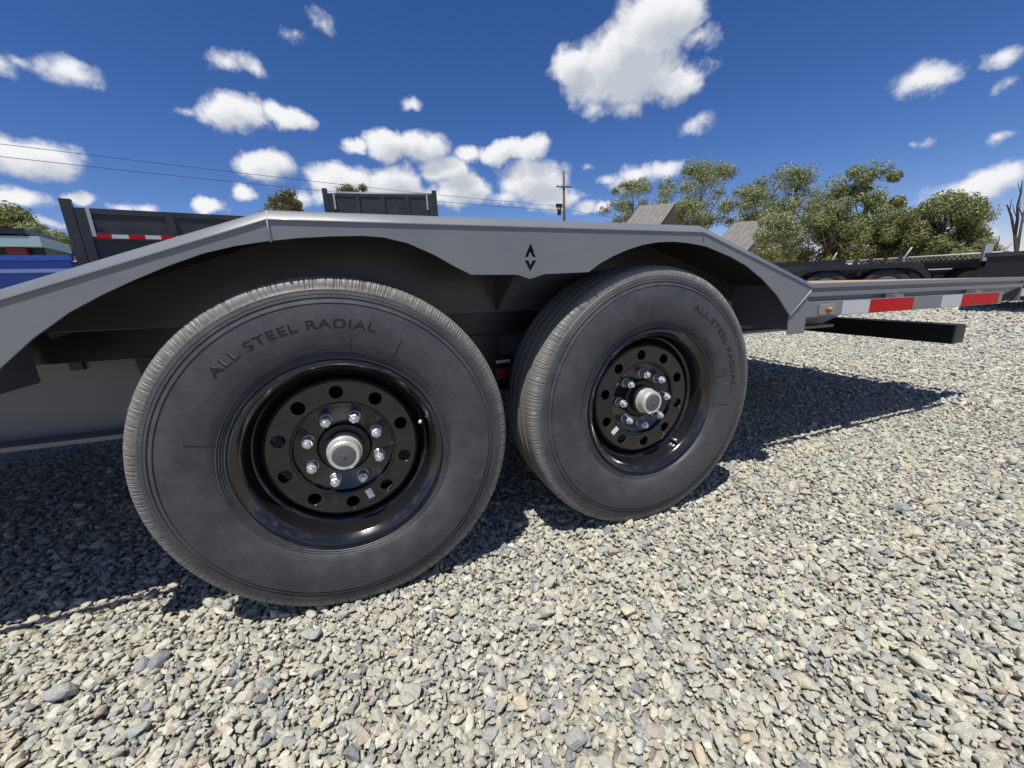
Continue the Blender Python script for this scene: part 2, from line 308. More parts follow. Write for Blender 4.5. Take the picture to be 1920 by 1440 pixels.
def stone_mat():
    mt = bpy.data.materials.new('gravel_stone'); mt.use_nodes = True; t = mt.node_tree; b = t.nodes['Principled BSDF']; l = t.links.new
    oi = N(t, 'ShaderNodeObjectInfo'); cr = N(t, 'ShaderNodeValToRGB'); l(oi.outputs['Random'], cr.inputs[0]); cr.color_ramp.interpolation = 'CONSTANT'
    cols = [(0, (.49, .465, .37)), (.14, (.44, .425, .35)), (.29, (.39, .385, .335)), (.41, (.325, .335, .315)), (.50, (.455, .425, .335)), (.61, (.285, .30, .295)), (.68, (.54, .52, .43)), (.79, (.395, .39, .33)),
            (.88, (.215, .23, .235)), (.915, (.48, .41, .29)), (.945, (.40, .34, .285)), (.965, (.58, .565, .50))]
    e = cr.color_ramp.elements; e[0].color = (*cols[0][1], 1); e[1].position = cols[1][0]; e[1].color = (*cols[1][1], 1)
    for p, c in cols[2:]:
        k = e.new(p); k.color = (*c, 1)
    tcn = N(t, 'ShaderNodeTexCoord'); n1 = N(t, 'ShaderNodeTexNoise', inp={'Scale': 2.2, 'Detail': 6.0, 'Roughness': .65}); l(tcn.outputs['Object'], n1.inputs['Vector'])
    va = N(t, 'ShaderNodeVectorMath', operation='ADD'); l(tcn.outputs['Object'], va.inputs[0])
    rv = N(t, 'ShaderNodeMath', operation='MULTIPLY', inp={1: 57.0}); l(oi.outputs['Random'], rv.inputs[0]); l(rv.outputs[0], va.inputs[1]); l(va.outputs[0], n1.inputs['Vector'])
    mr = N(t, 'ShaderNodeMapRange', inp={1: .25, 2: .75, 3: .76, 4: 1.30}); l(n1.outputs['Fac'], mr.inputs[0])
    mu = N(t, 'ShaderNodeVectorMath', operation='SCALE'); l(cr.outputs[0], mu.inputs[0]); l(mr.outputs[0], mu.inputs['Scale'])
    l(mu.outputs[0], b.inputs['Base Color']); b.inputs['Roughness'].default_value = .82; b.inputs['Specular IOR Level'].default_value = .3
    bp = N(t, 'ShaderNodeBump', inp={'Strength': .35, 'Distance': .1}); l(n1.outputs['Fac'], bp.inputs['Height']); l(bp.outputs[0], b.inputs['Normal'])
    return mt
def ground_mat():
    mt = bpy.data.materials.new('gravel_ground'); mt.use_nodes = True; t = mt.node_tree; b = t.nodes['Principled BSDF']; l = t.links.new
    tcn = N(t, 'ShaderNodeTexCoord')
    vo = N(t, 'ShaderNodeTexVoronoi', inp={'Scale': 42.0, 'Randomness': 1.0}); l(tcn.outputs['Object'], vo.inputs['Vector'])
    sp = N(t, 'ShaderNodeSeparateColor'); l(vo.outputs['Color'], sp.inputs[0])
    cr = N(t, 'ShaderNodeValToRGB'); l(sp.outputs[0], cr.inputs[0]); e = cr.color_ramp.elements
    e[0].color = (.24, .24, .225, 1); e[1].color = (.52, .48, .38, 1); k = e.new(.45); k.color = (.39, .37, .31, 1)
    mr = N(t, 'ShaderNodeMapRange', inp={1: .0, 2: .75, 3: 1.1, 4: .45}); l(vo.outputs['Distance'], mr.inputs[0])
    mu = N(t, 'ShaderNodeVectorMath', operation='SCALE'); l(cr.outputs[0], mu.inputs[0]); l(mr.outputs[0], mu.inputs['Scale'])
    # dry grass beyond the yard
    sx = N(t, 'ShaderNodeVectorMath', operation='LENGTH'); l(tcn.outputs['Object'], sx.inputs[0])
    n2 = N(t, 'ShaderNodeTexNoise', inp={'Scale': .35, 'Detail': 5.0}); l(tcn.outputs['Object'], n2.inputs['Vector'])
    fr = N(t, 'ShaderNodeMath', operation='MULTIPLY_ADD', inp={1: 9.0}); l(n2.outputs['Fac'], fr.inputs[0]); l(sx.outputs['Value'], fr.inputs[2])
    gm = N(t, 'ShaderNodeMapRange', inp={1: 27.0, 2: 32.0}); l(fr.outputs[0], gm.inputs[0])
    n3 = N(t, 'ShaderNodeTexNoise', inp={'Scale': 3.0, 'Detail': 8.0, 'Roughness': .7}); l(tcn.outputs['Object'], n3.inputs['Vector'])
    gc = N(t, 'ShaderNodeValToRGB'); l(n3.outputs['Fac'], gc.inputs[0]); gc.color_ramp.elements[0].position = .3; gc.color_ramp.elements[0].color = (.22, .16, .08, 1); gc.color_ramp.elements[1].position = .7; gc.color_ramp.elements[1].color = (.46, .36, .19, 1)
    mx = N(t, 'ShaderNodeMix', data_type='RGBA'); l(gm.outputs[0], mx.inputs[0]); l(mu.outputs[0], mx.inputs[6]); l(gc.outputs[0], mx.inputs[7]); l(mx.outputs[2], b.inputs['Base Color'])
    b.inputs['Roughness'].default_value = .9; b.inputs['Specular IOR Level'].default_value = .2
    bp = N(t, 'ShaderNodeBump', inp={'Strength': .8, 'Distance': .012}); bp.invert = True; l(vo.outputs['Distance'], bp.inputs['Height']); l(bp.outputs[0], b.inputs['Normal'])
    return mt

# ------------------------------------------------------------------ terrain
def slope(az):
    if az < 15: return .115
    if az < 35: return .115-(az-15)/20*.055
    if az < 52: return .06-(az-35)/17*.045
    return .015
Z0 = -.006
def gz(x, y):
    dx, dy = x-CAM.x, y-CAM.y; r = math.hypot(dx, dy)
    if r < 6.5 or dy < 0: 
        return Z0
    az = math.degrees(math.atan2(dx, dy)); t = r-6.5
    h = slope(az)*(t if t > 3 else t*t/6+t*.5*0) if t > 3 else slope(az)*t*t/6
    if t > 3: h -= slope(az)*1.5
    h = min(h, slope(az)*60 + (h-slope(az)*60)*.15) if h > slope(az)*60 else h
    return h*min(1, dy/3)+Z0
ms = MB(); rad = [0, .6, 1.2, 2, 3, 4, 5, 6, 6.5, 7, 7.5, 8, 8.5, 9, 9.5, 10, 11, 12, 14, 16, 18, 20, 23, 26, 30, 35, 40, 47, 55, 70, 90, 130, 200, 400, 900, 2200]; NA = 120
vs = [(CAM.x, CAM.y, Z0)]
for r in rad[1:]:
    for k in range(NA):
        a = 2*math.pi*k/NA; x, y = CAM.x+r*math.sin(a), CAM.y+r*math.cos(a); vs.append((x, y, gz(x, y)))
fs = [(0, 1+(k+1) % NA, 1+k) for k in range(NA)]
for i in range(len(rad)-2):
    for k in range(NA):
        a, b = 1+i*NA+k, 1+i*NA+(k+1) % NA; fs.append((a, b, b+NA, a+NA))
vs = [(x, y, z-.007) for x, y, z in vs]; ms.add(vs, fs, True); g = ms.build('ground', ground_mat()); tag(g, kind='structure')

# loose gravel: stones scattered over the yard
stones = bpy.data.collections.new('gravel_stones'); SM = stone_mat(); rsn = random.Random(11)
for i in range(14):
    bm = bmesh.new(); n = rsn.randint(11, 18); sc = (rsn.uniform(.85, 1.2), rsn.uniform(.6, .85), rsn.uniform(.34, .58))
    for _ in range(n):
        p = Vector((rsn.gauss(0, 1), rsn.gauss(0, 1), rsn.gauss(0, 1))).normalized()*rsn.uniform(.85, 1.05)
        bm.verts.new((p.x*sc[0], p.y*sc[1], p.z*sc[2]))
    r = bmesh.ops.convex_hull(bm, input=bm.verts)
    bmesh.ops.delete(bm, geom=[v for v in bm.verts if not v.link_faces], context='VERTS')
    bmesh.ops.dissolve_limit(bm, angle_limit=R_(14), verts=bm.verts, edges=bm.edges)
    bmesh.ops.bevel(bm, geom=list(bm.edges), offset=.09, segments=1, affect='EDGES', profile=.5, clamp_overlap=True)
    me = bpy.data.meshes.new('stone'); bm.to_mesh(me); bm.free(); me.materials.append(SM)
    smooth_by_angle(me, 26)
    stones.objects.link(bpy.data.objects.new('stone', me))
P = []; SC = []
def scatter(r0, r1, cell, az0, az1, smin, zlift):
    n = int(2*r1/cell); xs, ys = np.meshgrid(np.arange(n), np.arange(n)); xs = xs.ravel().astype(float); ys = ys.ravel().astype(float)
    x = (xs+.5*(ys % 2))*cell-r1+rng.uniform(-.48, .48, xs.size)*cell; y = ys*cell-r1+rng.uniform(-.48, .48, xs.size)*cell
    r = np.hypot(x, y); az = np.degrees(np.arctan2(x, y)); k = (r >= r0) & (r < r1) & (az > az0) & (az < az1)
    x, y = x[k]+CAM.x, y[k]+CAM.y; s = smin*np.exp(rng.normal(0, .33, x.size)); s = np.minimum(s, smin*2.3)
    z = rng.uniform(-.2, .55, x.size)*s+zlift
    z += np.array([gz(a, b) for a, b in zip(x, y)]) if r1 > 6 else Z0
    P.append(np.stack([x, y, z], 1)); SC.append(s)
scatter(0, 3.2, .0112, -75, 105, .0083, 0.0)
scatter(0, 2.6, .030, -75, 105, .0126, .001)
scatter(3.2, 6.5, .0175, -20, 100, .0128, 0.0)
scatter(6.5, 12, .036, 25, 96, .024, 0.0)
P = np.concatenate(P); SC = np.concatenate(SC)
me = bpy.data.meshes.new('gravel'); me.from_pydata(P.tolist(), [], [])
a = me.attributes.new('stone_scale', 'FLOAT', 'POINT'); a.data.foreach_set('value', SC.astype(np.float32))
rot = np.stack([rng.normal(0, .38, len(P)), rng.normal(0, .38, len(P)), rng.uniform(0, 6.283, len(P))], 1).astype(np.float32)
a = me.attributes.new('stone_rot', 'FLOAT_VECTOR', 'POINT'); a.data.foreach_set('vector', rot.ravel())
gv = bpy.data.objects.new('gravel', me); COL.objects.link(gv); tag(gv, 'loose pale grey and cream crushed gravel covering the yard', 'gravel', kind='stuff')
gn = bpy.data.node_groups.new('gravel_scatter', 'GeometryNodeTree')
gn.interface.new_socket('Geometry', in_out='INPUT', socket_type='NodeSocketGeometry'); gn.interface.new_socket('Geometry', in_out='OUTPUT', socket_type='NodeSocketGeometry')
a_ = gn.nodes.new('NodeGroupInput'); z_ = gn.nodes.new('NodeGroupOutput'); ip = gn.nodes.new('GeometryNodeInstanceOnPoints'); ci = gn.nodes.new('GeometryNodeCollectionInfo')
ci.inputs['Collection'].default_value = stones; ci.inputs['Separate Children'].default_value = True; ci.inputs['Reset Children'].default_value = True
ip.inputs['Pick Instance'].default_value = True
na = gn.nodes.new('GeometryNodeInputNamedAttribute'); na.data_type = 'FLOAT'; na.inputs[0].default_value = 'stone_scale'
nb = gn.nodes.new('GeometryNodeInputNamedAttribute'); nb.data_type = 'FLOAT_VECTOR'; nb.inputs[0].default_value = 'stone_rot'
gl = gn.links.new; gl(a_.outputs[0], ip.inputs['Points']); gl(ci.outputs[0], ip.inputs['Instance']); gl(na.outputs[0], ip.inputs['Scale']); gl(nb.outputs[0], ip.inputs['Rotation']); gl(ip.outputs[0], z_.inputs[0])
gv.modifiers.new('scatter', 'NODES').node_group = gn

# ================================================================== the equipment trailer in front
XC = .44
def T(p): return Vector((p[0], p[1], p[2]-.02*(p[0]-XC)))     # the bed sits a little nose-down
def detilt(q): return (q.x, q.z+.02*(q.x-XC))
YF = 0.0                                                     # outer face of the fender
tr = empty('equipment_trailer'); tag(tr, 'grey tandem axle equipment trailer with drive-over fenders and black wheels', 'trailer')

# --- wheels
TYRE_Y = [(.2225,.026),(.226,.018),(.231,.0140),(.2340,.0156),(.2362,.0130),(.2388,.0146),(.2408,.0112),(.2436,.0130),(.2456,.0098),(.2488,.0108),(.2508,.0084),(.265,.0052),(.280,.0022),(.295,.0004),(.310,.0000),(.325,.0010),(.338,.0032),
          (.3455,.0042),(.3462,.0076),(.3486,.0076),(.3493,.0056),(.3560,.0080),(.3567,.0112),(.3592,.0112),(.3600,.0094),(.3640,.0102),(.3648,.0112),(.3660,.0112),(.3668,.0106),(.3715,.0120),(.3722,.0131),(.3734,.0131),(.3765,.0135),(.378,.0155),(.385,.0172),(.392,.0195),(.398,.0230),(.4015,.0275),(.4040,.0335)]
SH0 = len(TYRE_Y)-6
tread = [(.4055,.042),(.4063,.060),(.397,.0615),(.397,.0675),(.4068,.069),(.4072,.093),(.398,.0945),(.398,.1015),(.4074,.103),(.4074,.1175)]
prof = TYRE_Y+tread+[(r, .235-y) for r, y in reversed(tread[:-1])]+[(r, .235-y) for r, y in reversed(TYRE_Y)]
def side_y(r):
    for (r0, y0), (r1, y1) in zip(TYRE_Y, TYRE_Y[1:]):
        if r0 <= r <= r1: return y0+(y1-y0)*(r-r0)/(r1-r0)
    return .02
def make_tyre():
    NS = 1260; k = len(prof); vs = np.zeros((NS, k, 3)); pr = np.array(prof); rr = random.Random(5)
    cut = [0.0]*NS; i = 0
    while i < NS-3:                       # shoulder sipes, uneven pitch
        d = rr.uniform(.0004, .0026)*(1 if rr.random() > .18 else .15)
        cut[i] = d; i += rr.choice((2, 2, 3, 3, 4, 5))
    for i in range(NS):
        a = 2*math.pi*i/NS; r = pr[:, 0].copy(); y = pr[:, 1].copy()
        for j in list(range(SH0+1, len(TYRE_Y)+1)): r[j] -= cut[i]*.8; y[j] += cut[i]*.7
        vs[i, :, 0] = r*math.cos(a); vs[i, :, 1] = y; vs[i, :, 2] = r*math.sin(a)
    fs = [(i*k+q, i*k+q+1, ((i+1) % NS)*k+q+1, ((i+1) % NS)*k+q) for i in range(NS) for q in range(k-1)]
    me = bpy.data.meshes.new('tyre'); me.from_pydata(vs.reshape(-1, 3).tolist(), [], fs); me.polygons.foreach_set('use_smooth', [True]*len(fs)); me.update()
    return smooth_by_angle(me, 40)
def polar_text(text, size, r0, a_mid, lift=.0012, span=None):
    cu = bpy.data.curves.new('t', 'FONT'); cu.body = text; cu.size = size; cu.extrude = .0002; cu.bevel_depth = .00045; cu.bevel_resolution = 0; cu.align_x = 'CENTER'; cu.resolution_u = 3; cu.space_character = 1.12
    t = bpy.data.objects.new('t', cu); COL.objects.link(t); me = bpy.data.meshes.new_from_object(t.evaluated_get(bpy.context.evaluated_depsgraph_get())); bpy.data.objects.remove(t)
    me.materials.clear()
    xs = [v.co.x for v in me.vertices]; w = max(xs)-min(xs); kx = (span*r0/w) if span else 1
    for v in me.vertices:
        r = r0+v.co.y; a = a_mid-v.co.x*kx/r0
        v.co = (r*math.cos(a), side_y(r)-lift-v.co.z, r*math.sin(a))
    return me
def sector(r0, r1, a0, a1, lift, mb, n=2):      # thin raised sector on the sidewall
    vs = []
    for i in range(n+1):
        a = a0+(a1-a0)*i/n
        for r in (r0, (r0+r1)/2, r1): vs.append((r*math.cos(a), side_y(r)-lift, r*math.sin(a)))
    mb.add(vs, [(i*3+j, i*3+j+1, (i+1)*3+j+1, (i+1)*3+j) for i in range(n) for j in (0, 1)])
rim_prof = [(.196,.200),(.222,.205),(.222,.200),(.206,.19),(.196,.16),(.180,.13),(.180,.112),(.1845,.108),(.1845,.082),(.1885,.0735),(.1955,.068),(.1975,.060),(.2015,.046),(.2035,.030),(.2075,.0225),(.2125,.0185),(.2165,.0115),(.2215,.0085),(.2255,.0110),(.2268,.0165),(.2240,.0255),(.219,.029)]
def circle(r, n=48, cx=0, cy=0): return [(cx+r*math.cos(2*math.pi*i/n), cy+r*math.sin(2*math.pi*i/n)) for i in range(n)]
def make_wheel():
    w = MB(); w.lathe(rim_prof, 128); me = smooth_by_angle(w.mesh('wheel'), 32)
    wo_ = obj('wheel', me, M['rim'], None)
    holes = [circle(.0168, 28, .143*math.cos(R_(90+36*i)), .143*math.sin(R_(90+36*i))) for i in range(10)]
    dm = filled([circle(.167, 128), circle(.1195, 128)]+holes, .0016, .0022, 2)
    for v in dm.vertices: v.co = (v.co.x, .0655-v.co.z, v.co.y)
    d = obj('disc', smooth_by_angle(dm, 50), M['rim'], wo_)
    am = MB(); am.lathe([(.1660,.0625),(.170,.0632),(.1735,.0665),(.1760,.0725),(.1775,.084),(.1795,.0905),(.1848,.0930)], 128)
    obj('disc_edge', smooth_by_angle(am.mesh('disc_edge'), 50), M['rim'], wo_)
    am = MB(); am.lathe([(.1200,.0640),(.1190,.0615),(.1165,.0600),(.1140,.0608),(.1122,.0640),(.1110,.0735),(.1085,.0752),(.064,.0752),(.0615,.0765),(.0600,.082)], 128)
    obj('centre_plate', smooth_by_angle(am.mesh('centre_plate'), 40), M['rim'], wo_)
    hm = MB(); hm.lathe([(.0,.150),(.0595,.150),(.0595,.078),(.058,.0725),(.050,.0705),(.0445,.0705),(.0445,.05),(.041,.048),(.0,.048)], 48)
    obj('hub', smooth_by_angle(hm.mesh('hub'), 35), M['black'], wo_)
    cp = MB(); cp.lathe([(.0375,.066),(.0375,.050),(.0395,.049),(.0395,.043),(.0375,.042),(.0368,.026),(.0355,.0185),(.0325,.0155),(.0265,.0155),(.0255,.0185),(.0,.0185)], 48)
    hc = obj('hub_cap', smooth_by_angle(cp.mesh('hub_cap'), 35), M['galv'], wo_)
    pg = MB(); pg.lathe([(.0253,.0190),(.0253,.0165),(.024,.0150),(.012,.0138),(.0045,.0138),(.0040,.0120),(.0,.0118)], 32)
    obj('grease_plug', smooth_by_angle(pg.mesh('grease_plug'), 35), M['rubber_plug'], wo_)
    nm = MB(); hexp = [(.0122*math.cos(R_(60*i)), .0122*math.sin(R_(60*i))) for i in range(6)]
    nm.prism(hexp, .046, .0705); nm.lathe([(.0145,.0748),(.0145,.0715),(.0122,.0705)], 20); nm.lathe([(.0072,.047),(.0072,.038),(.0060,.0365),(.0,.0365)], 14)
    nme = nm.mesh('lug_nut')
    for i in range(8):
        a = R_(22.5+45*i); o = obj('lug_nut', nme, M['zinc'], wo_, (.08255*math.cos(a), 0, .08255*math.sin(a))); bevel(o, .0012, 1); o.rotation_euler = (0, -a, 0)
    vm = MB(); a = R_(15); p0 = Vector((.196*math.cos(a), .058, .196*math.sin(a))); dv = Vector((-math.cos(a)*.35, -1, -math.sin(a)*.35)).normalized()
    vm.tube([p0, p0+dv*.014], [.0065, .0055], 10); obj('valve_base', vm.mesh('valve_base'), M['dark_rubber'], wo_)
    vm = MB(); vm.tube([p0+dv*.014, p0+dv*.030], .0042, 10); obj('valve_cap', vm.mesh('valve_cap'), M['galv'], wo_)
    ty = obj('tyre', make_tyre(), M['tyre'], wo_)
    am_ = R_((134.5+69.7)/2)
    obj('sidewall_lettering', polar_text('ALL STEEL RADIAL', .0265, .2985, am_, .0003, R_(64.0)), M['letter'], wo_)
    for a0, r1 in ((163, .300), (58.5, .300), (79, .278)):
        sm = MB(); sector(.247, r1, R_(a0), R_(a0+.45), .0008, sm, 1); obj('mould_line', sm.mesh('mould_line'), M['letter'], wo_)
    return wo_
H = .400
w1 = make_wheel(); w1.parent = tr; w1.location = (0, 0, H)
lb = MB(); lb.box((-.0075,-.0004,-.013),(.0075,.0004,.013)); o = obj('inspection_sticker', lb.mesh('inspection_sticker'), M['white'], w1, (.135*math.cos(R_(-72)), .0600, .135*math.sin(R_(-72)))); o.rotation_euler = (0, R_(-18), 0)
w2 = copy_tree(w1, tr); w2.location = (.876, .002, H-.001); w2.rotation_euler = (0, R_(22.5*1+45+36*0), 0)
for wx, rr_ in ((0, 40), (.876, 117)):
    w = copy_tree(w1, tr); w.location = (wx, 2.14, H); w.rotation_euler = (0, R_(rr_), math.pi)

# --- fender: outer skirt with two arches, folded over into the top plate
low_px = [(0,690),(60,635),(130,585),(190,553),(250,525),(315,498),(380,475),(440,461),(500,452),(560,446),(620,443),(680,442),(720,445),(765,456),(815,478),(850,498),(884,515),(970,515),(994,523),(1020,514),(1104,510),(1125,494),(1150,480),(1175,469),(1205,459),(1235,454),(1265,453),(1295,456),(1325,462),(1370,481),(1400,498),(1430,523),(1458,554),(1480,590)]
low = [detilt(on(x, y, 1, YF)) for x, y in low_px]
ZT = .9165; RB = .020                                            # top plate height, bend radius
top = [(-.645,.722),(-.068,ZT),(1.009,ZT),(1.497,.7515)]          # outer corner line of the top
def fold(q): return (q[0], q[1]-RB)
sk_top = [fold(q) for q in top]
left_end = [(-.545,.600),(-.565,.572),(-.640,.572)]
right_end = [(1.406,.646)]
outline = sk_top+[right_end[0]]+list(reversed(low))[1:]+left_end
lg = lambda pts: [detilt(on(x, y, 1, YF)) for x, y in pts]
chev_u = lg([(995,456),(1006,482),(999,482),(995,473),(991,482),(984,482)])
chev_d = lg([(984,488),(991,488),(995,497),(999,488),(1006,488),(995,511)])
me = filled([outline, chev_u, chev_d], .0025, 0.0, 1)
for v in me.vertices: v.co = T((v.co.x, YF+.003-v.co.z, v.co.y))
sk = obj('fender_skirt', me, M['paint'], tr)
# lower return post at each end
pm = MB(); pm.prism([(1.4065,.648),(1.491,.7245),(1.4925,.584),(1.412,.582)], YF+.004, YF+.010, T); bevel(pm.build('fender_post', M['paint'], tr), .002)
pm = MB(); pm.box((1.4880, YF+.012, .590), (1.4930, .30, .7505), T); pm.build('fender_end_plate', M['paint'], tr)
pm = MB(); pm.box((-.640, YF+.007, .574), (-.634, .30, .716), T); pm.build('fender_end_plate', M['paint'], tr)
def strip(path, sec, name, mt):       # sheet swept along the fender line; sec = list of (y, dz)
    b = MB(); n = len(sec)
    # subdivide
    vs = [T((x, y, z+dz)) for x, z in path for y, dz in sec]
    b.add([tuple(v) for v in vs], [(i*n+j, i*n+j+1, (i+1)*n+j+1, (i+1)*n+j) for i in range(len(path)-1) for j in range(n-1)])
    return obj(name, smooth_by_angle(b.mesh(name), 30), mt, tr)
arc = [(YF, -RB), (YF+.0015, -RB+.003), (YF+.013, -.0035), (YF+.0165, -.0008), (YF+.021, 0.0)]
o = strip(top, arc+[(.300, 0.0)], 'fender_top', M['paint']); sd = o.modifiers.new('thickness', 'SOLIDIFY'); sd.thickness = .005; sd.offset = 0
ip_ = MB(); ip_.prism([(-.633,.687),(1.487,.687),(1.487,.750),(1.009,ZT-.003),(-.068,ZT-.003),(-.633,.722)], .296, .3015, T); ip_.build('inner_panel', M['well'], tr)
b = MB()
for (x0, z0), (x1, z1) in zip(top, top[1:]): b.prism([(x0, z0-.0095), (x1, z1-.0095), (x1, z1-.0045), (x0, z0-.0045)], YF+RB+.004, .294, T)
b.build('fender_shade_sheet', M['underside_shade'], tr)  # added dark sheet, paints the shade under the top plate
for X in (-.068, 1.009):                 # weld seams at the two bends
    b = MB(); zlo = .858 if X < 0 else .875
    pts = [T((X+.001, YF-.0005, zlo))]+[T((X+.001, YF-.0005+(y-YF), ZT+dz+.0005)) for y, dz in arc]
    b.tube(pts, .0022 if X < 0 else .0012, 8); b.build('weld_seam', M['paint_worn'] if X < 0 else M['paint'], tr)
b = MB(); b.tube([T((1.406, YF-.0003, .648)), T((1.491, YF-.0003, .7245)), T((1.499, YF+.006, .738))], .0018, 6); b.build('weld_seam', M['paint_worn'], tr)
for X in (.478, -.32, 1.20):
    b = MB(); tz = ZT-.004 if X == .478 else (.816 if X < 0 else .820)
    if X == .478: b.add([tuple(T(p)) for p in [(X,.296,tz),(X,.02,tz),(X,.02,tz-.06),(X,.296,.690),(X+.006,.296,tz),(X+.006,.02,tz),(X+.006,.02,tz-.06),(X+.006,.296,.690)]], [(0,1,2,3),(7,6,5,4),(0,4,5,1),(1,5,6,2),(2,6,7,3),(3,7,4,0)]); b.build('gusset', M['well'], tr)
# far-side fender (same pressing, mirrored)
b = MB(); b.prism(outline if False else sk_top+[(1.49,.584),(1.41,.582),(1.40,.65),(1.24,.78),(1.0,.865),(.90,.875),(.71,.845),(.63,.80),(.32,.80),(.24,.845),(.05,.88),(-.17,.855),(-.38,.765),(-.50,.65),(-.51,.582),(-.596,.582)], 2.135, 2.140, T); b.build('fender_skirt', M['paint'], tr)
b = MB()
for (x0, z0), (x1, z1) in zip(top, top[1:]): b.prism([(x0, z0-.004), (x1, z1-.004), (x1, z1), (x0, z0)], 1.84, 2.14, T)
b.build('fender_top', M['paint'], tr)
b = MB(); b.prism([(-.600,.687),(1.487,.687),(1.487,.747),(1.009,ZT-.006),(-.068,ZT-.006),(-.600,.73)], 1.835, 1.8385, T); b.build('inner_panel', M['paint'], tr)

# --- frame, deck, rails
X0, X1 = -3.6, 3.27
for Y in (.42, 1.72):
    b = MB(); y0 = Y-.006
    b.prism([(X0,.412),(1.05,.412),(1.55,.545),(2.24,.545),(2.40,.585),(X1-.02,.585),(X1-.02,.672),(X0,.672)], Y-.004, Y+.004, T); b.build('main_beam', M['paint'], tr)
    b = MB(); b.box((X0, Y-.062, .672), (X1-.02, Y+.062, .684), T); b.build('beam_top_flange', M['paint'], tr)
    b = MB(); b.prism([(X0,.400),(1.05,.400),(1.55,.533),(2.24,.533),(2.24,.5445),(1.55,.5445),(1.05,.4115),(X0,.4115)], Y-.062, Y+.062, T); b.build('beam_bottom_flange', M['paint'], tr)
b = MB(); b.box((-.95, .318, .612), (1.46, .352, .6845), T); b.build('spring_rail', M['black'], tr)
b = MB(); b.box((-.60, 1.788, .612), (1.46, 1.822, .6845), T); b.build('spring_rail', M['black'], tr)
x = X0+.1
while x < X1-.1:
    b = MB(); y0, y1 = (.15, 1.99) if not -.69 < x < 1.50 else (.305, 1.83)
    b.box((x, y0, .6850), (x+.05, y1, .7175), T); b.build('crossmember', M['black'], tr); x += .405
for i in range(13):
    y0 = .152+i*.1415; y1 = y0+.138
    for (xa, xb) in (((X0+.02, X1-.08),) if .305 < y0 and y1 < 1.83 else ((X0+.02, -.65), (1.505, X1-.08))):
        b = MB(); b.box((xa, y0, .7180), (xb, y1, .7468), T); b.build('deck_plank', M['wood'], tr)
def side(Y, sgn, xa, xb, xr=None):    # edge channel, rub rail and stake pockets along one side
    xr = xr or xb; b = MB(); lo = lambda a, c: (min(a, c), max(a, c))
    p0, p1 = lo(Y, Y+sgn*.006); b.prism([(xa,.627),(xr,.627),(xb,.700 if xr != xb else .627),(xb,.7425),(xa,.7425)], p0, p1, T)
    for z0, z1, d, inn in ((.7285,.7475,.012,.05), (.696,.716,.008,0)):
        p0, p1 = lo(Y-sgn*d, Y+sgn*inn); b.box((xa, p0, z0), (xb, p1, z1), T)
    p0, p1 = lo(Y-sgn*.010, Y+sgn*.05); b.box((xa, p0, .6265), (xr, p1, .637), T)
    bevel(b.build('edge_channel', M['paint'], tr), .002, 1)
    p0, p1 = lo(Y-sgn*.050, Y-sgn*.042); b = MB(); b.box((xa, p0, .626), (xr, p1, .682), T); bevel(b.build('rub_rail', M['paint'], tr), .0015, 1)
    x = xa+.02
    while x < xr-.05:
        b = MB(); p0, p1 = lo(Y-sgn*.0415, Y-sgn*.0102); b.box((x, p0, .6385), (x+.062, p1, .6945), T); b.build('stake_pocket', M['paint'], tr); x += .61
XR = on(1876, 572, 1, .0745).x
side(.125, 1, 1.499, X1, XR); side(.125, 1, X0, -.645); side(2.015, -1, 1.499, X1, XR); side(2.015, -1, X0, -.645)
b = MB(); b.box((X1+.001, .12, .627), (X1+.012, 2.02, .7470), T); b.build('front_rail', M['paint'], tr)
def railx(px): return on(px, 572, 1, .0745).x
YR = .125-.050
for xa, xb, mt_, nm_ in ((1580,1631,'white_tape','reflective_tape'), (1632,1712,'red_tape','reflective_tape'), (1764,1801,'white_tape','reflective_tape'), (1802,1869,'red_tape','reflective_tape')):
    b = MB(); b.box((railx(xa), YR-.0010, .6285), (railx(xb)-.002, YR-.0002, .6795), T); b.build(nm_, M[mt_], tr)
b = MB(); lx = on(1551, 578, 1, .07).x; b.box((lx-.040, YR-.006, .632), (lx+.045, YR-.0003, .672), T); lbs = bevel(b.build('marker_lamp', M['lamp_base'], tr), .002)
b = MB(); b.lathe([(.0, -.020), (.006, -.0165), (.0095, -.012), (.0108, -.005), (.0108, -.0003)], 20, tf=lambda p: T((lx+.004+p.x, YR-.006+p.y, 0.652+p.z))); b.build('lamp_lens', M['amber'], lbs)
b = MB(); b.box((2.84, .16, .378), (2.94, 1.98, .472)); bevel(b.build('cross_tube', M['black'], tr), .006)
for Y in (1.05, 1.72):
    b = MB(); b.box((2.85, Y-.03, .4725), (2.92, Y+.03, .684)); b.build('tube_bracket', M['black'], tr)
q0, q1 = on(131, 680, 1, .412), on(161, 692, 1, .412)
b = MB(); b.box((q0.x, .404, q1.z), (q1.x, .4155, q0.z)); b.build('junction_box', M['black'], tr)
b = MB(); b.tube([T((-1.6+.11*i, .409, .622+.010*math.sin(i*1.3))) for i in range(26)], .006, 6); b.build('wiring_loom', M['black'], tr)
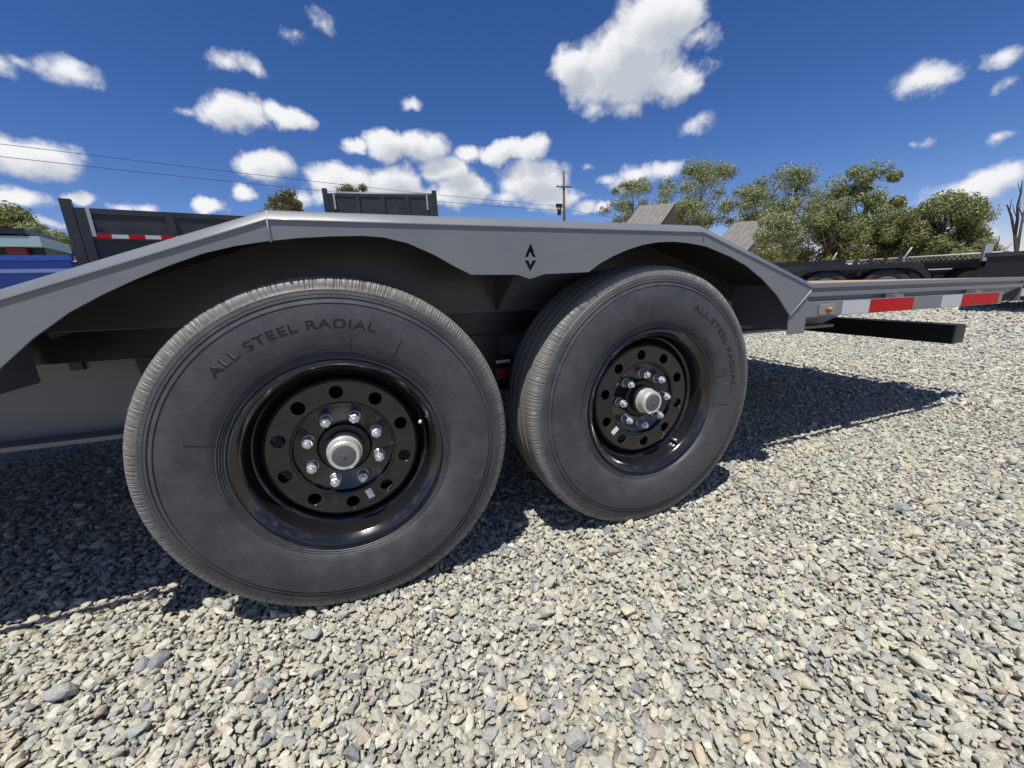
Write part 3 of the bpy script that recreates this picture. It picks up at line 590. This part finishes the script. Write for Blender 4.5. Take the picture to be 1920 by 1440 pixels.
# axles, springs, hangers
for wx in (0, .876):
    b = MB(); b.tube([(wx, .16, H), (wx, 1.98, H)], .038, 20); b.build('axle', M['black'], tr)
    for Y in (.335, 1.805):
        b = MB()
        for k in range(5):
            hw = .34-.05*k; pts = [(wx-hw+2*hw*i/10, H+.052+k*.0105+.06*(((i-5)/5*hw/.34)**2)) for i in range(11)]
            b.prism(pts+[(x, z+.009) for x, z in reversed(pts)], Y-.028, Y+.028)
        b.build('leaf_spring', M['black'], tr)
        b = MB(); b.lathe([(.0,.03),(.155,.03),(.165,.04),(.165,.075),(.0,.075)], 40, tf=lambda p: Vector((wx+p.x, (.20+p.y) if Y < 1 else (1.94-p.y), H+p.z))); b.build('brake_drum', M['black'], tr)
for X in (-.40, .438, 1.27):
    for Y in (.300, 1.80):
        b = MB(); b.prism([(X-.055,.612),(X+.055,.612),(X+.035,.44),(X-.035,.44)], Y+.0025, Y+.0105, T); b.build('spring_hanger', M['black'], tr)
# warning sticker on the centre hanger
c0 = on(945, 700, 1, .300)
b = MB(); b.box((c0.x-.03, .3003, c0.z-.022), (c0.x+.034, .3021, c0.z+.062)); st = b.build('warning_sticker', M['black'], tr)
b = MB(); b.box((c0.x-.028, .2992, c0.z-.020), (c0.x+.032, .3000, c0.z+.018)); b.build('red_field', M['red_paint'], st)
b = MB(); xx = c0.x-.026
for wd in (.009, .007, .010, .006, .008): b.box((xx, .2992, c0.z+.036), (xx+wd, .3000, c0.z+.046)); xx += wd+.0022
b.build('white_print', M['white'], st)
# tongue at the left end (outside the picture) so that the trailer is whole
for s_ in (-1, 1):
    b = MB(); b.add([tuple(T(p)) for p in [(X0-.01,1.07+s_*.70,.52),(X0-.01,1.07+s_*.62,.52),(X0-1.5,1.07+s_*.01,.52),(X0-1.5,1.07+s_*.09,.52),(X0-.01,1.07+s_*.70,.62),(X0-.01,1.07+s_*.62,.62),(X0-1.5,1.07+s_*.01,.62),(X0-1.5,1.07+s_*.09,.62)]], [(0,1,2,3),(7,6,5,4),(0,4,5,1),(1,5,6,2),(2,6,7,3),(3,7,4,0)]); b.build('tongue', M['paint'], tr)

# ================================================================== things behind
def simple_wheel(parent, x, y, z, r=.36, w=.2, out=-1):
    b = MB(); b.lathe([(r*.56, w*.1), (r*.62, 0), (r*.9, 0), (r, w*.2), (r, w*.8), (r*.9, w), (r*.56, w)], 28, tf=lambda p: Vector((x+p.x, y+p.y, z+p.z))); t = b.build('wheel', M['dark_rubber'], parent)
    b = MB(); b.lathe([(0, w*.25), (r*.25, w*.25), (r*.3, w*.35), (r*.5, w*.35), (r*.56, w*.06), (r*.6, w*.06), (r*.6, w*.9), (0, w*.9)], 24, tf=lambda p: Vector((x+p.x, y+p.y, z+p.z))); b.build('rim', M['frost'], t)
def dump_trailer(name, loc, rz, L_, Hb, label, tarp, tape=True):
    e = empty(name, loc, rz); tag(e, label, 'trailer'); W_ = 2.0; zf = .78
    b = MB(); b.box((0, 0, zf-.06), (L_, W_, zf)); b.build('bed_floor', M['dump'], e)
    for y0, y1 in ((0, .05), (W_-.05, W_)):
        b = MB(); b.box((.08, y0, zf+.001), (L_-.08, y1, Hb-.071)); b.build('side_panel', M['dump'], e)
        b = MB(); b.box((.06, y0-.015 if y0 == 0 else y0, Hb-.07), (L_-.06, y1 if y0 == 0 else y1+.015, Hb)); b.build('top_rail', M['dump'], e)
        yy = -.045 if y0 == 0 else W_+.001
        for k in range(5):
            xx = .10+(L_-.3)*k/4
            b = MB(); b.box((xx, yy, zf-.05), (xx+.10, yy+.044, Hb-.02)); b.build('side_stake', M['dump'], e)
        b = MB(); b.box((.20, yy+.014, zf+.38), (L_-.2, yy+.0435, zf+.46)); b.build('side_rib', M['dump'], e)
        if tape and y0 == 0:
            xx = .22
            for k in range(14):
                if xx > L_-.3: break
                b = MB(); b.box((xx, -.0475, Hb-.380), (xx+.17, -.0455, Hb-.328)); b.build('reflective_tape', M['red_tape'] if k % 2 == 0 else M['white_tape'], e); xx += .172
            b = MB(); b.box((.21, -.0453, Hb-.40), (L_-.21, -.02, Hb-.305)); b.build('tape_board', M['dump'], e)
    for xx in (0, L_-.08):
        for yy in (-.03, W_-.06):
            b = MB(); b.box((xx-.02, yy, zf-.1), (xx+.09, yy+.09, Hb+.10)); b.build('corner_post', M['dump'], e)
            b = MB(); q_ = (.205, .245) if xx == 0 else (-.18, -.14); b.box((xx+q_[0], yy-.022 if yy < 0 else yy+.062, Hb-.36), (xx+q_[1], yy-.0165 if yy < 0 else yy+.0655, Hb-.005)); b.build('lit_edge_strip', M['frost'], e)  # pale strip paints the light caught by the post's inner edge
    b = MB(); b.box((0, .08, zf+.001), (.05, W_-.08, Hb-.1)); b.build('tailgate', M['dump'], e)
    b = MB(); b.box((L_-.05, .08, zf+.001), (L_, W_-.08, Hb-.02)); b.build('front_panel', M['dump'], e)
    if tarp:
        b = MB(); b.tube([(L_*.1, .15, Hb+.0), (L_*.5, .16, Hb-.01), (L_*.98, .15, Hb)], .075, 10); b.build('rolled_tarp', M['tarp'], e)
    for y in (.5, 1.4):
        b = MB(); b.box((-.05, y, zf-.22), (L_+.3, y+.1, zf-.061)); b.build('frame_rail', M['dump'], e)
    for k in (0, 1):
        for y in (-.02, W_-.2): simple_wheel(e, L_*.42+k*.85, y, .36)
    b = MB(); b.box((L_*.42-.45, -.05, .76-.03), (L_*.42+1.3, -.001, .80)); b.build('fender', M['dump'], e)
    b = MB(); b.add([(L_+.28,.45,.56),(L_+.28,1.55,.56),(L_+1.5,1.05,.56),(L_+1.5,.95,.56),(L_+.28,.45,.68),(L_+.28,1.55,.68),(L_+1.5,1.05,.68),(L_+1.5,.95,.68)], [(0,1,2,3),(7,6,5,4),(0,4,5,1),(1,5,6,2),(2,6,7,3),(3,7,4,0)]); b.build('tongue', M['dump'], e)
    b = MB(); b.box((L_+1.25, .94, .0), (L_+1.35, 1.06, .56)); b.build('jack', M['dump'], e)
    return e
def place(px, py, D): p = at(px, py, D); return p
p = place(118, 388, 8.0); g0 = gz(p.x, p.y); dump_trailer('dump_trailer', (p.x, p.y, g0), R_(16), 3.9, p.z-g0, 'black high-sided dump trailer with red and white reflective tape on its side', False)
p = place(606, 362, 11.0); g0 = gz(p.x+.8, p.y)+.0; dump_trailer('dump_trailer', (p.x, p.y, g0), R_(-4), 2.62, p.z-g0, 'short black dump trailer with a rolled grey tarp across its top, above the fender', True, False)

# blue trailer at the left
p = place(128, 479, 6.0); e = empty('utility_trailer', (p.x, p.y, 0), R_(15)); tag(e, 'bright blue low-sided utility trailer parked beside the black dump trailer', 'trailer'); hb = p.z
for y in (0, 1.55):
    b = MB(); b.box((-3.0, y, .55), (0, y+.04, hb-.05)); b.build('side_panel', M['blue'], e)
    b = MB(); b.box((-3.02, y-.03, hb-.049), (.02, y+.07, hb)); b.build('top_rail', M['blue'], e)
    b = MB(); b.box((-2.98, y-.028, hb-.16), (-.02, y-.001, hb-.125)); b.build('side_rib', M['blue_edge'], e)
    for k in range(5):
        xx = -2.95+k*.72; b = MB(); b.box((xx, y-.034, .5), (xx+.05, y-.0285, hb-.16)); b.build('side_stake', M['blue'], e)
b = MB(); b.box((-3.0, .041, .5), (0, 1.549, .549)); b.build('bed_floor', M['blue'], e)
b = MB(); b.box((-.04, .045, .55), (-.001, 1.545, hb-.05)); b.build('front_panel', M['blue'], e)
for y in (-.24, 1.63): simple_wheel(e, -1.5, y, .33, .33)
# pale truck and its neighbours further left
p = place(70, 434, 14); g0 = gz(p.x, p.y); e = empty('stake_truck', (p.x, p.y, g0), R_(12)); tag(e, 'pale teal flatbed truck body with black roof rack behind the blue trailer', 'truck'); hz = p.z-g0
b = MB(); b.box((-4.2, 0, hz-.32), (0, 1.8, hz-.10)); b.build('bed_side', M['teal'], e)
b = MB(); b.box((-4.2, -.02, hz-.06), (-.18, 1.82, hz+.06)); b.build('roof_rack', M['black'], e)
for k in range(5):
    b = MB(); b.box((-4.1+k*.95, .0, hz-.0995), (-4.05+k*.95, .05, hz-.061)); b.build('rack_post', M['black'], e)
for k in range(6):
    b = MB(); b.box((-4.15+k*.62, .0, .45), (-4.05+k*.62, .1, hz-.321)); b.build('body_post', M['teal'] if k % 2 else M['frost'], e)
b = MB(); b.box((-4.15, .30, .4), (-.05, 1.7, hz-.322)); b.build('dark_interior', M['black'], e)
b = MB(); b.box((-.60, .12, .45), (-.30, .29, hz-.33)); b.build('red_crate', M['red_paint'], e)
for xx in (-3.4, -.8):
    for y in (-.02, 1.6): simple_wheel(e, xx, y, .42, .42)
p = place(72, 455, 22); g0 = gz(p.x, p.y); e = empty('flatbed_trailer', (p.x, p.y, g0), R_(15)); tag(e, 'dark flatbed trailer standing on dry grass left of the dump trailer', 'trailer')
b = MB(); b.box((0, 0, p.z-g0-.45), (5.0, 2, p.z-g0-.2)); b.build('deck', M['black'], e)
for xx in (1.6, 2.5):
    for y in (-.1, 1.9): simple_wheel(e, xx, y, .38)
b = MB(); b.box((1.2, .3, .36), (3, 1.7, p.z-g0-.451)); b.build('axle_frame', M['black'], e)

# right-hand yard: low trailers, fence, black box
def low_trailer(px0, py, D, L_, rz, label, colr='dump', anchor=0.0, zd=None):
    p = place(px0, py, D); org = Vector((p.x-anchor*math.cos(rz), p.y-anchor*math.sin(rz), 0)); g0 = gz(p.x, p.y); z = zd or p.z-g0
    e = empty('flatbed_trailer', (org.x, org.y, g0), rz); tag(e, label, 'trailer')
    b = MB(); b.box((0, 0, z-.15), (L_, 2, z)); b.build('deck_frame', M[colr], e)
    b = MB(); b.box((-.02, -.05, z-.11), (L_+.02, -.001, z-.05)); b.build('rub_rail', M['dump'], e)
    for k in range(7):
        b = MB(); b.box((.1+k*(L_-.25)/6, -.045, z-.20), (.17+k*(L_-.25)/6, -.001, z-.1105)); b.build('stake_pocket', M['dump'], e)
    ax = L_*.45
    for k in range(2):
        for y in (-.16, 1.96): simple_wheel(e, ax+k*.85, y, .37, .37)
    b = MB(); n = 14; prof_ = [(ax+.425+.98*math.cos(math.pi*i/n), 0.50+.29*min(1, 1.5*math.sin(math.pi*i/n))) for i in range(n+1)]
    b.prism(prof_+[(x*.94+(ax+.425)*.06, zz-.07) for x, zz in reversed(prof_)], -.20, -.052); b.build('fender', M['black'], e)
    b = MB(); b.box((L_*.3, .35, .37), (L_*.75, 1.65, z-.151)); b.build('under_frame', M['black'], e)
    b = MB(); b.add([(L_,.5,z-.14),(L_,1.5,z-.14),(L_+1.3,1.05,z-.14),(L_+1.3,.95,z-.14),(L_,.5,z-.04),(L_,1.5,z-.04),(L_+1.3,1.05,z-.04),(L_+1.3,.95,z-.04)], [(0,1,2,3),(7,6,5,4),(0,4,5,1),(1,5,6,2),(2,6,7,3),(3,7,4,0)]); b.build('tongue', M['black'], e)
    b = MB(); b.box((L_+1.05, .94, 0), (L_+1.15, 1.06, z+.25)); b.build('jack', M['frost'], e)
    return e, z
e, z = low_trailer(1425, 504, 9.6, 2.35, R_(-50), 'black flatbed equipment trailer with folded ramps in front of the gum trees')
b = MB(); b.box((.1, .1, z+.001), (1.35, 1.9, z+.10)); b.build('folded_ramp', M['black'], e)
for k in range(4):
    b = MB(); b.box((1.5+k*.2, .2, z+.001), (1.55+k*.2, .25, z+.09+.04*(k % 2))); b.build('tie_down_post', M['dump'], e)
e, z = low_trailer(1762, 505, 11.5, 3.1, R_(-62), 'grey flatbed trailer with black curved fender beside the chain-link fence', 'frost', 1.82, .62)
p = place(1853, 474, 9.5); g0 = gz(p.x, p.y); e = empty('cargo_box', (p.x, p.y, g0), R_(-70)); tag(e, 'tall black steel box trailer at the right edge beneath the dead tree', 'trailer'); hz = p.z-g0
b = MB(); b.box((0, 0, .42), (2.6, 1.6, hz-.06)); b.build('box_body', M['black'], e)
b = MB(); b.box((-.03, -.03, hz-.059), (2.63, 1.63, hz)); b.build('lid', M['dump'], e)
b = MB(); b.box((-.02, -.05, .36), (2.62, 1.65, .419)); b.build('chassis', M['black'], e)
for y in (-.06, 1.46): simple_wheel(e, 1.3, y, .31, .31)
# chain-link fence
pa, pb = at(1560, 483, 27), at(1990, 483, 24); pa.z = gz(pa.x, pa.y); pb.z = gz(pb.x, pb.y); dirv = (pb-pa); Lf = math.hypot(dirv.x, dirv.y); fh = at(1700, 483, 26).z-pa.z
fe = empty('chain_link_fence', pa, math.atan2(dirv.y, dirv.x)); tag(fe, 'galvanised chain-link fence with slanted top arms in front of the gum trees', 'fence')
for k in range(int(Lf/3.0)+1):
    b = MB(); b.tube([(k*3.0, 0, 0), (k*3.0, 0, fh+.02), (k*3.0+.22, -.05, fh+.42)], .035, 8); b.build('post', M['fence'], fe)
b = MB(); b.tube([(0, .045, fh), (Lf, .045, fh)], .028, 8); b.build('top_rail', M['fence'], fe)
b = MB(); st_ = .16
k = 0.0
while k < Lf:
    for s_ in (-1, 1):
        x0, x1 = k, k+s_*(fh-.05)
        q0, q1 = max(0, min(Lf, x0)), max(0, min(Lf, x1))
        if abs(q1-q0) < .05: continue
        zz0, zz1 = .03+abs(q0-x0)*0, .03+(fh-.05)*abs(q1-x0)/max(1e-6, abs(x1-x0))
        b.add([(q0, .0, zz0), (q0+.011, .0, zz0), (q1+.011, .0, zz1), (q1, .0, zz1)], [(0, 1, 2, 3)])
    k += st_
wm = b.build('wire_mesh', M['fence'], fe); tag(wm, kind='stuff')

# utility pole and wires
pp = at(1057, 330, 45); gp = gz(pp.x, pp.y); topz = at(1057, 320, 45).z; armz = at(1057, 351, 45).z
pe = empty('utility_pole', (pp.x, pp.y, gp)); tag(pe, 'tall wooden utility pole with short crossarm behind the trailer', 'utility pole')
b = MB(); b.tube([(0, 0, 0), (0, 0, topz-gp)], [.17, .11], 12); b.build('pole', M['pole'], pe)
b = MB(); b.box((-.9, -.18, armz-gp-.06), (.9, -.08, armz-gp+.06)); b.build('crossarm', M['pole'], pe)
b = MB(); b.box((-1.0, -.22, at(1057,390,45).z-gp), (-.3, -.1, at(1057,383,45).z-gp)); b.tube([(-.65,-.16,at(1057,399,45).z-gp-.25),(-.65,-.16,at(1057,390,45).z-gp)], .2, 10); b.build('transformer', M['black'], pe)
for xx in (-.8, -.3, .3, .8):
    b = MB(); b.tube([(xx, -.13, armz-gp+.06), (xx, -.13, armz-gp+.22)], [.05, .03], 8); b.build('insulator', M['frost'], pe)
def wire(name, p0, p1, sag, label, r=.015):
    b = MB(); pts = []
    for i in range(33):
        t = i/32; q = p0.lerp(p1, t); q.z -= sag*4*t*(1-t); pts.append(q)
    b.tube(pts, r, 5); o = b.build(name, M['wire']); tag(o, label, 'power line', 'power lines strung from the utility pole'); return o
PL = Vector((pp.x, pp.y-.13, 0)); far = Vector((-32, 24.5, 0))
def wz(px, py, D): return at(px, py, D).z
wire('power_line', Vector((PL.x-.65, PL.y, wz(1050,388,45))), Vector((far.x, far.y, 9.2)), .35, 'upper of the two wires sagging leftward from the utility pole')
wire('power_line', Vector((PL.x-.65, PL.y, wz(1050,396,45))), Vector((far.x, far.y, 8.65)), .45, 'lower of the two wires sagging leftward from the utility pole')
wire('power_line', Vector((PL.x, PL.y, wz(1057,392,45))), Vector((46, 44, wz(1057,392,45)-.5)), .5, 'wire running from the utility pole behind the gum trees')
# the second pole the wires run to, beyond the left edge
e = empty('utility_pole', (far.x, far.y, gz(far.x, far.y))); tag(e, 'wooden utility pole carrying the far ends of the two wires', 'utility pole'); b = MB(); b.tube([(0, .14, 0), (0, .14, 9.9-gz(far.x, far.y))], [.17, .11], 12); b.build('pole', M['pole'], e)

# old sheds
def shed(pts, label):                 # roof corner pixels: ridge L, ridge R, eave R, eave L  with distances
    q = [at(*c) for c in pts]; c0 = q[3].copy(); g0 = min(gz(v.x, v.y) for v in q); base = Vector(((q[0].x+q[2].x)/2, (q[0].y+q[2].y)/2, g0))
    e = empty('shed', base); tag(e, label, 'shed'); q = [v-base for v in q]; up = Vector((0, 0, .12))
    rl, rr2, er, el = q; bk = (rl-el); bk.z = 0
    b = MB(); n = 12
    for i in range(n):                # roof sheets, slightly stepped
        a, c = i/n, (i+1)/n; lift = Vector((0, 0, .03*(i % 2)))
        A, B, Cc, Dd = rl.lerp(rr2, a)+lift, rl.lerp(rr2, c)+lift, el.lerp(er, c)+lift, el.lerp(er, a)+lift
        b.add([tuple(v) for v in (A, B, Cc, Dd, A+up, B+up, Cc+up, Dd+up)], [(0,1,2,3),(7,6,5,4),(0,4,5,1),(1,5,6,2),(2,6,7,3),(3,7,4,0)])
    b.build('roof', M['roof'], e)
    back_l, back_r = rl+bk*.9, rr2+bk*.9; back_l.z = el.z; back_r.z = er.z
    b = MB(); b.add([tuple(v) for v in (rl, rr2, back_r, back_l, rl+up, rr2+up, back_r+up, back_l+up)], [(0,1,2,3),(7,6,5,4),(0,4,5,1),(1,5,6,2),(2,6,7,3),(3,7,4,0)]); b.build('rear_roof', M['roof'], e)
    gd = lambda v: Vector((v.x, v.y, 0)); i_ = Vector((0, 0, -.05))
    b = MB()
    for P0, P1 in ((el, er), (back_l, back_r)): b.add([tuple(v) for v in (gd(P0), gd(P1), P1+i_, P0+i_)], [(0,1,2,3)])
    for E0, Rg, E1 in ((el, rl, back_l), (er, rr2, back_r)): b.add([tuple(v) for v in (gd(E0), gd(E1), E1+i_, Rg+i_, E0+i_)], [(0,1,2,3,4)])
    b.build('wall', M['barnwall'], e)
    return e
shed([(1200,388,42),(1267,383,41),(1238,424,38),(1168,428,39)], 'smaller weathered shed roof among the gum trees nearest the utility pole')
shed([(1378,420,38),(1452,415,37),(1400,474,33.5),(1318,480,34.5)], 'larger weathered shed roof half hidden by the gum trees')

# trees
def tree(name, px, pyt, pyb, halfw, D, label, mt, n_leaf, clumps, leaf=.34, trunk=True, dens=1.0, shape=1.0, seed=1, gap=.5, group=None):
    rr = random.Random(seed); p = at(px, (pyt+pyb)/2, D); g0 = gz(p.x, p.y); zt = at(px, pyt, D).z-g0; zb = max(.4, at(px, pyb, D).z-g0)
    wid = halfw/FPX*(at(px, pyb, D)-CAM).dot(FWD)
    e = empty(name, (p.x, p.y, g0)); tag(e, label, 'tree', group)
    cl = []; hgt = zt-zb
    nc = int(clumps*1.7)
    for i in range(nc):
        t = rr.random()**.85; zz = zb+hgt*t
        pr = math.sin(math.pi*min(1, .12+.88*(t**shape)))**.6 if shape != 1 else (math.sin(math.pi*(.18+.78*t)))**.55
        a = rr.uniform(0, 6.283); q = wid*1.12*pr*math.sqrt(rr.uniform(.1, 1))
        cl.append((Vector((q*math.cos(a), q*math.sin(a), zz)), rr.uniform(.4, 1.0)*wid*.25+.25))
    cl.append((Vector((rr.uniform(-.1, .1)*wid, 0, zt-.5)), .5))
    b = MB(); lean = Vector((rr.uniform(-.3, .3), rr.uniform(-.3, .3), 0)); spine = [Vector((0, 0, -.1)), Vector((lean.x*.3, lean.y*.3, zt*.3)), Vector((lean.x, lean.y, zt*.62)), Vector((lean.x*1.2, lean.y*1.2, zt*.80))]
    b.tube(spine, [zt*.020+.06, zt*.014+.04, zt*.007+.02, .02], 8)
    for c, r in cl[::2]:
        s0 = spine[1].lerp(spine[2], rr.random()); mid = s0.lerp(c, .5)+Vector((0, 0, -.12*(c-s0).length)); b.tube([s0, mid, c], [.05+zt*.005, .04, .015], 5)
    b.build('trunk', M['bark'], e)
    V = []; Fc = []
    for c, r in cl:
        leaf_ = leaf*.72; k = int(3.1*n_leaf/len(cl)*dens*rr.uniform(.6, 1.4))
        for _ in range(k):
            d = Vector((rr.gauss(0, 1), rr.gauss(0, 1), rr.gauss(0, .8))); d = d.normalized()*r*(rr.random()**.45)
            o = c+d; nrm = (d.normalized()+Vector((rr.gauss(0, .6), rr.gauss(0, .6), rr.gauss(0, .6)+.3))).normalized(); ax = nrm.orthogonal().normalized(); ax.rotate(Matrix.Rotation(rr.uniform(0, 6.28), 3, nrm)); bx_ = nrm.cross(ax)
            l, w = leaf_*rr.uniform(.6, 1.4), leaf_*rr.uniform(.20, .42)
            i0 = len(V); V += [tuple(o-ax*l*.5), tuple(o+bx_*w*.5), tuple(o+ax*l*.5), tuple(o-bx_*w*.5)]; Fc.append((i0, i0+1, i0+2, i0+3))
    me = bpy.data.meshes.new('crown'); me.from_pydata(V, [], Fc); obj('crown', me, mt, e)
    return e
G = M['leaf_gum']
tree('gum_sapling', 1288, 372, 440, 30, 36, 'leafy gum sapling against the end of the smaller shed', M['leaf_gum'], 1700, 14, seed=41, leaf=.28)
tree('gum_sapling', 1452, 404, 490, 34, 31, 'leafy gum sapling against the end of the larger shed', M['leaf_gum'], 2000, 16, seed=43, leaf=.26)
GG = 'gum trees along the far fence'
tree('gum_tree', 1186, 338, 440, 46, 46, 'small airy gum tree standing nearest the utility pole', G, 2600, 17, seed=21, group=GG)
tree('gum_tree', 1312, 314, 450, 74, 46, 'broad airy gum tree between the two weathered sheds', G, 5200, 30, seed=4, group=GG)
tree('gum_tree', 1478, 314, 500, 84, 45, 'wide tall gum tree right of the larger weathered shed', G, 6800, 36, seed=9, group=GG)
tree('gum_tree', 1617, 320, 500, 54, 44, 'narrow tall gum tree beside the round oak', G, 5600, 26, seed=14, group=GG)
tree('gum_tree', 1555, 385, 505, 60, 41, 'short bushy gum tree filling the gap between the tall gums', M['leaf_oak'], 5200, 24, seed=31, group=GG)
tree('oak_tree', 1765, 378, 505, 62, 40, 'dense round olive oak tree behind the chain-link fence', M['leaf_oak'], 11000, 44, leaf=.30, seed=6, shape=1.25)
tree('gum_tree', 1400, 352, 500, 44, 48, 'slender gum tree standing behind the gap between the broad and the wide gum', G, 2600, 16, seed=52, group=GG)
tree('gum_tree', 1655, 372, 500, 40, 46, 'gum tree behind the lower dense oak', G, 2600, 14, seed=55, group=GG)
tree('oak_tree', 1688, 402, 505, 50, 42, 'lower dense oak tree between the round oak and the narrow gum', M['leaf_oak'], 7000, 30, leaf=.30, seed=8)
tree('shrub', 1835, 458, 505, 34, 38, 'low grey-green shrub at the edge of the round oak', M['leaf_oak'], 1800, 12, leaf=.3, seed=12)
tree('oak_tree', -14, 400, 470, 74, 34, 'green tree on the rise behind the teal truck', M['leaf_oak'], 6000, 26, leaf=.3, seed=17)
tree('oak_tree', 78, 428, 475, 44, 32, 'low yellow-green tree next to the taller green one on the rise', G, 3000, 16, leaf=.3, seed=18)
tree('gum_tree', 665, 350, 410, 34, 40, 'sparse tree top showing above the short dump trailer', M['leaf_palm'], 1100, 9, leaf=.3, seed=23)
tree('oak_tree', 534, 364, 420, 36, 40, 'brownish bushy tree top left of the short dump trailer', M['leaf_palm'], 1500, 12, leaf=.34, seed=27)
# dead trees at the right edge
def dead(px, pyt, D, label, sd, spread):
    rr = random.Random(sd); p = at(px, 470, D); g0 = gz(p.x, p.y); e = empty('dead_tree', (p.x, p.y, g0)); tag(e, label, 'tree'); Ht = at(px, pyt, D).z-g0; b = MB()
    def br(p0, d, l, r, dep):
        pts = [p0]; q = p0.copy(); dd = d.copy()
        for i in range(4): dd = (dd+Vector((rr.gauss(0, .18), rr.gauss(0, .18), rr.gauss(.04, .1)))).normalized(); q = q+dd*l/4; pts.append(q.copy())
        b.tube(pts, [r, r*.85, r*.7, r*.55, r*.35], 6)
        if dep > 0:
            for i in range(spread):
                s = pts[rr.randint(2, 4)]; d2 = (dd+Vector((rr.gauss(0, .6), rr.gauss(0, .6), rr.gauss(.25, .3)))).normalized(); br(s, d2, l*.55, r*.5, dep-1)
    br(Vector((0, 0, -.1)), Vector((.02, 0, 1)), Ht*.72, .02*Ht+.03, 3)
    b.build('trunk', M['dead'], e)
e_ = at(1906, 475, 18); g0 = gz(e_.x, e_.y); e = empty('dead_tree', (e_.x, e_.y, g0)); tag(e, 'bare dead tree with forked dark branches behind the black box trailer', 'tree'); b = MB(); o0 = Vector((e_.x, e_.y, g0))
for pts, r0 in (([(1906,520,18),(1906,475,18),(1903,440,18),(1896,405,18.1),(1888,384,18.2)], .085), ([(1903,440,18),(1908,410,17.9),(1908,385,17.8),(1914,362,17.8),(1917,338,17.7)], .06), ([(1906,475,18),(1912,440,18.1),(1918,405,18.3),(1925,380,18.4)], .06),
                ([(1908,385,17.8),(1914,398,17.7),(1921,420,17.6)], .03), ([(1896,405,18.1),(1893,395,17.8),(1897,372,17.7)], .03), ([(1908,410,17.9),(1901,396,18.1),(1899,382,18.2)], .025), ([(1914,362,17.8),(1910,350,18),(1909,340,18)], .02), ([(1918,405,18.3),(1912,392,18.5),(1914,376,18.6)], .025)):
    q = [at(*p_)-o0 for p_ in pts]
    if pts[0][1] == 520: q[0].z = -.1
    b.tube(q, [.62*r0*(1-.7*i/(len(q)-1)) for i in range(len(q))], 6)
b.build('trunk', M['dead'], e)
dead(1857, 425, 26, 'thin bare dead stem beside the chain-link fence', 5, 1)
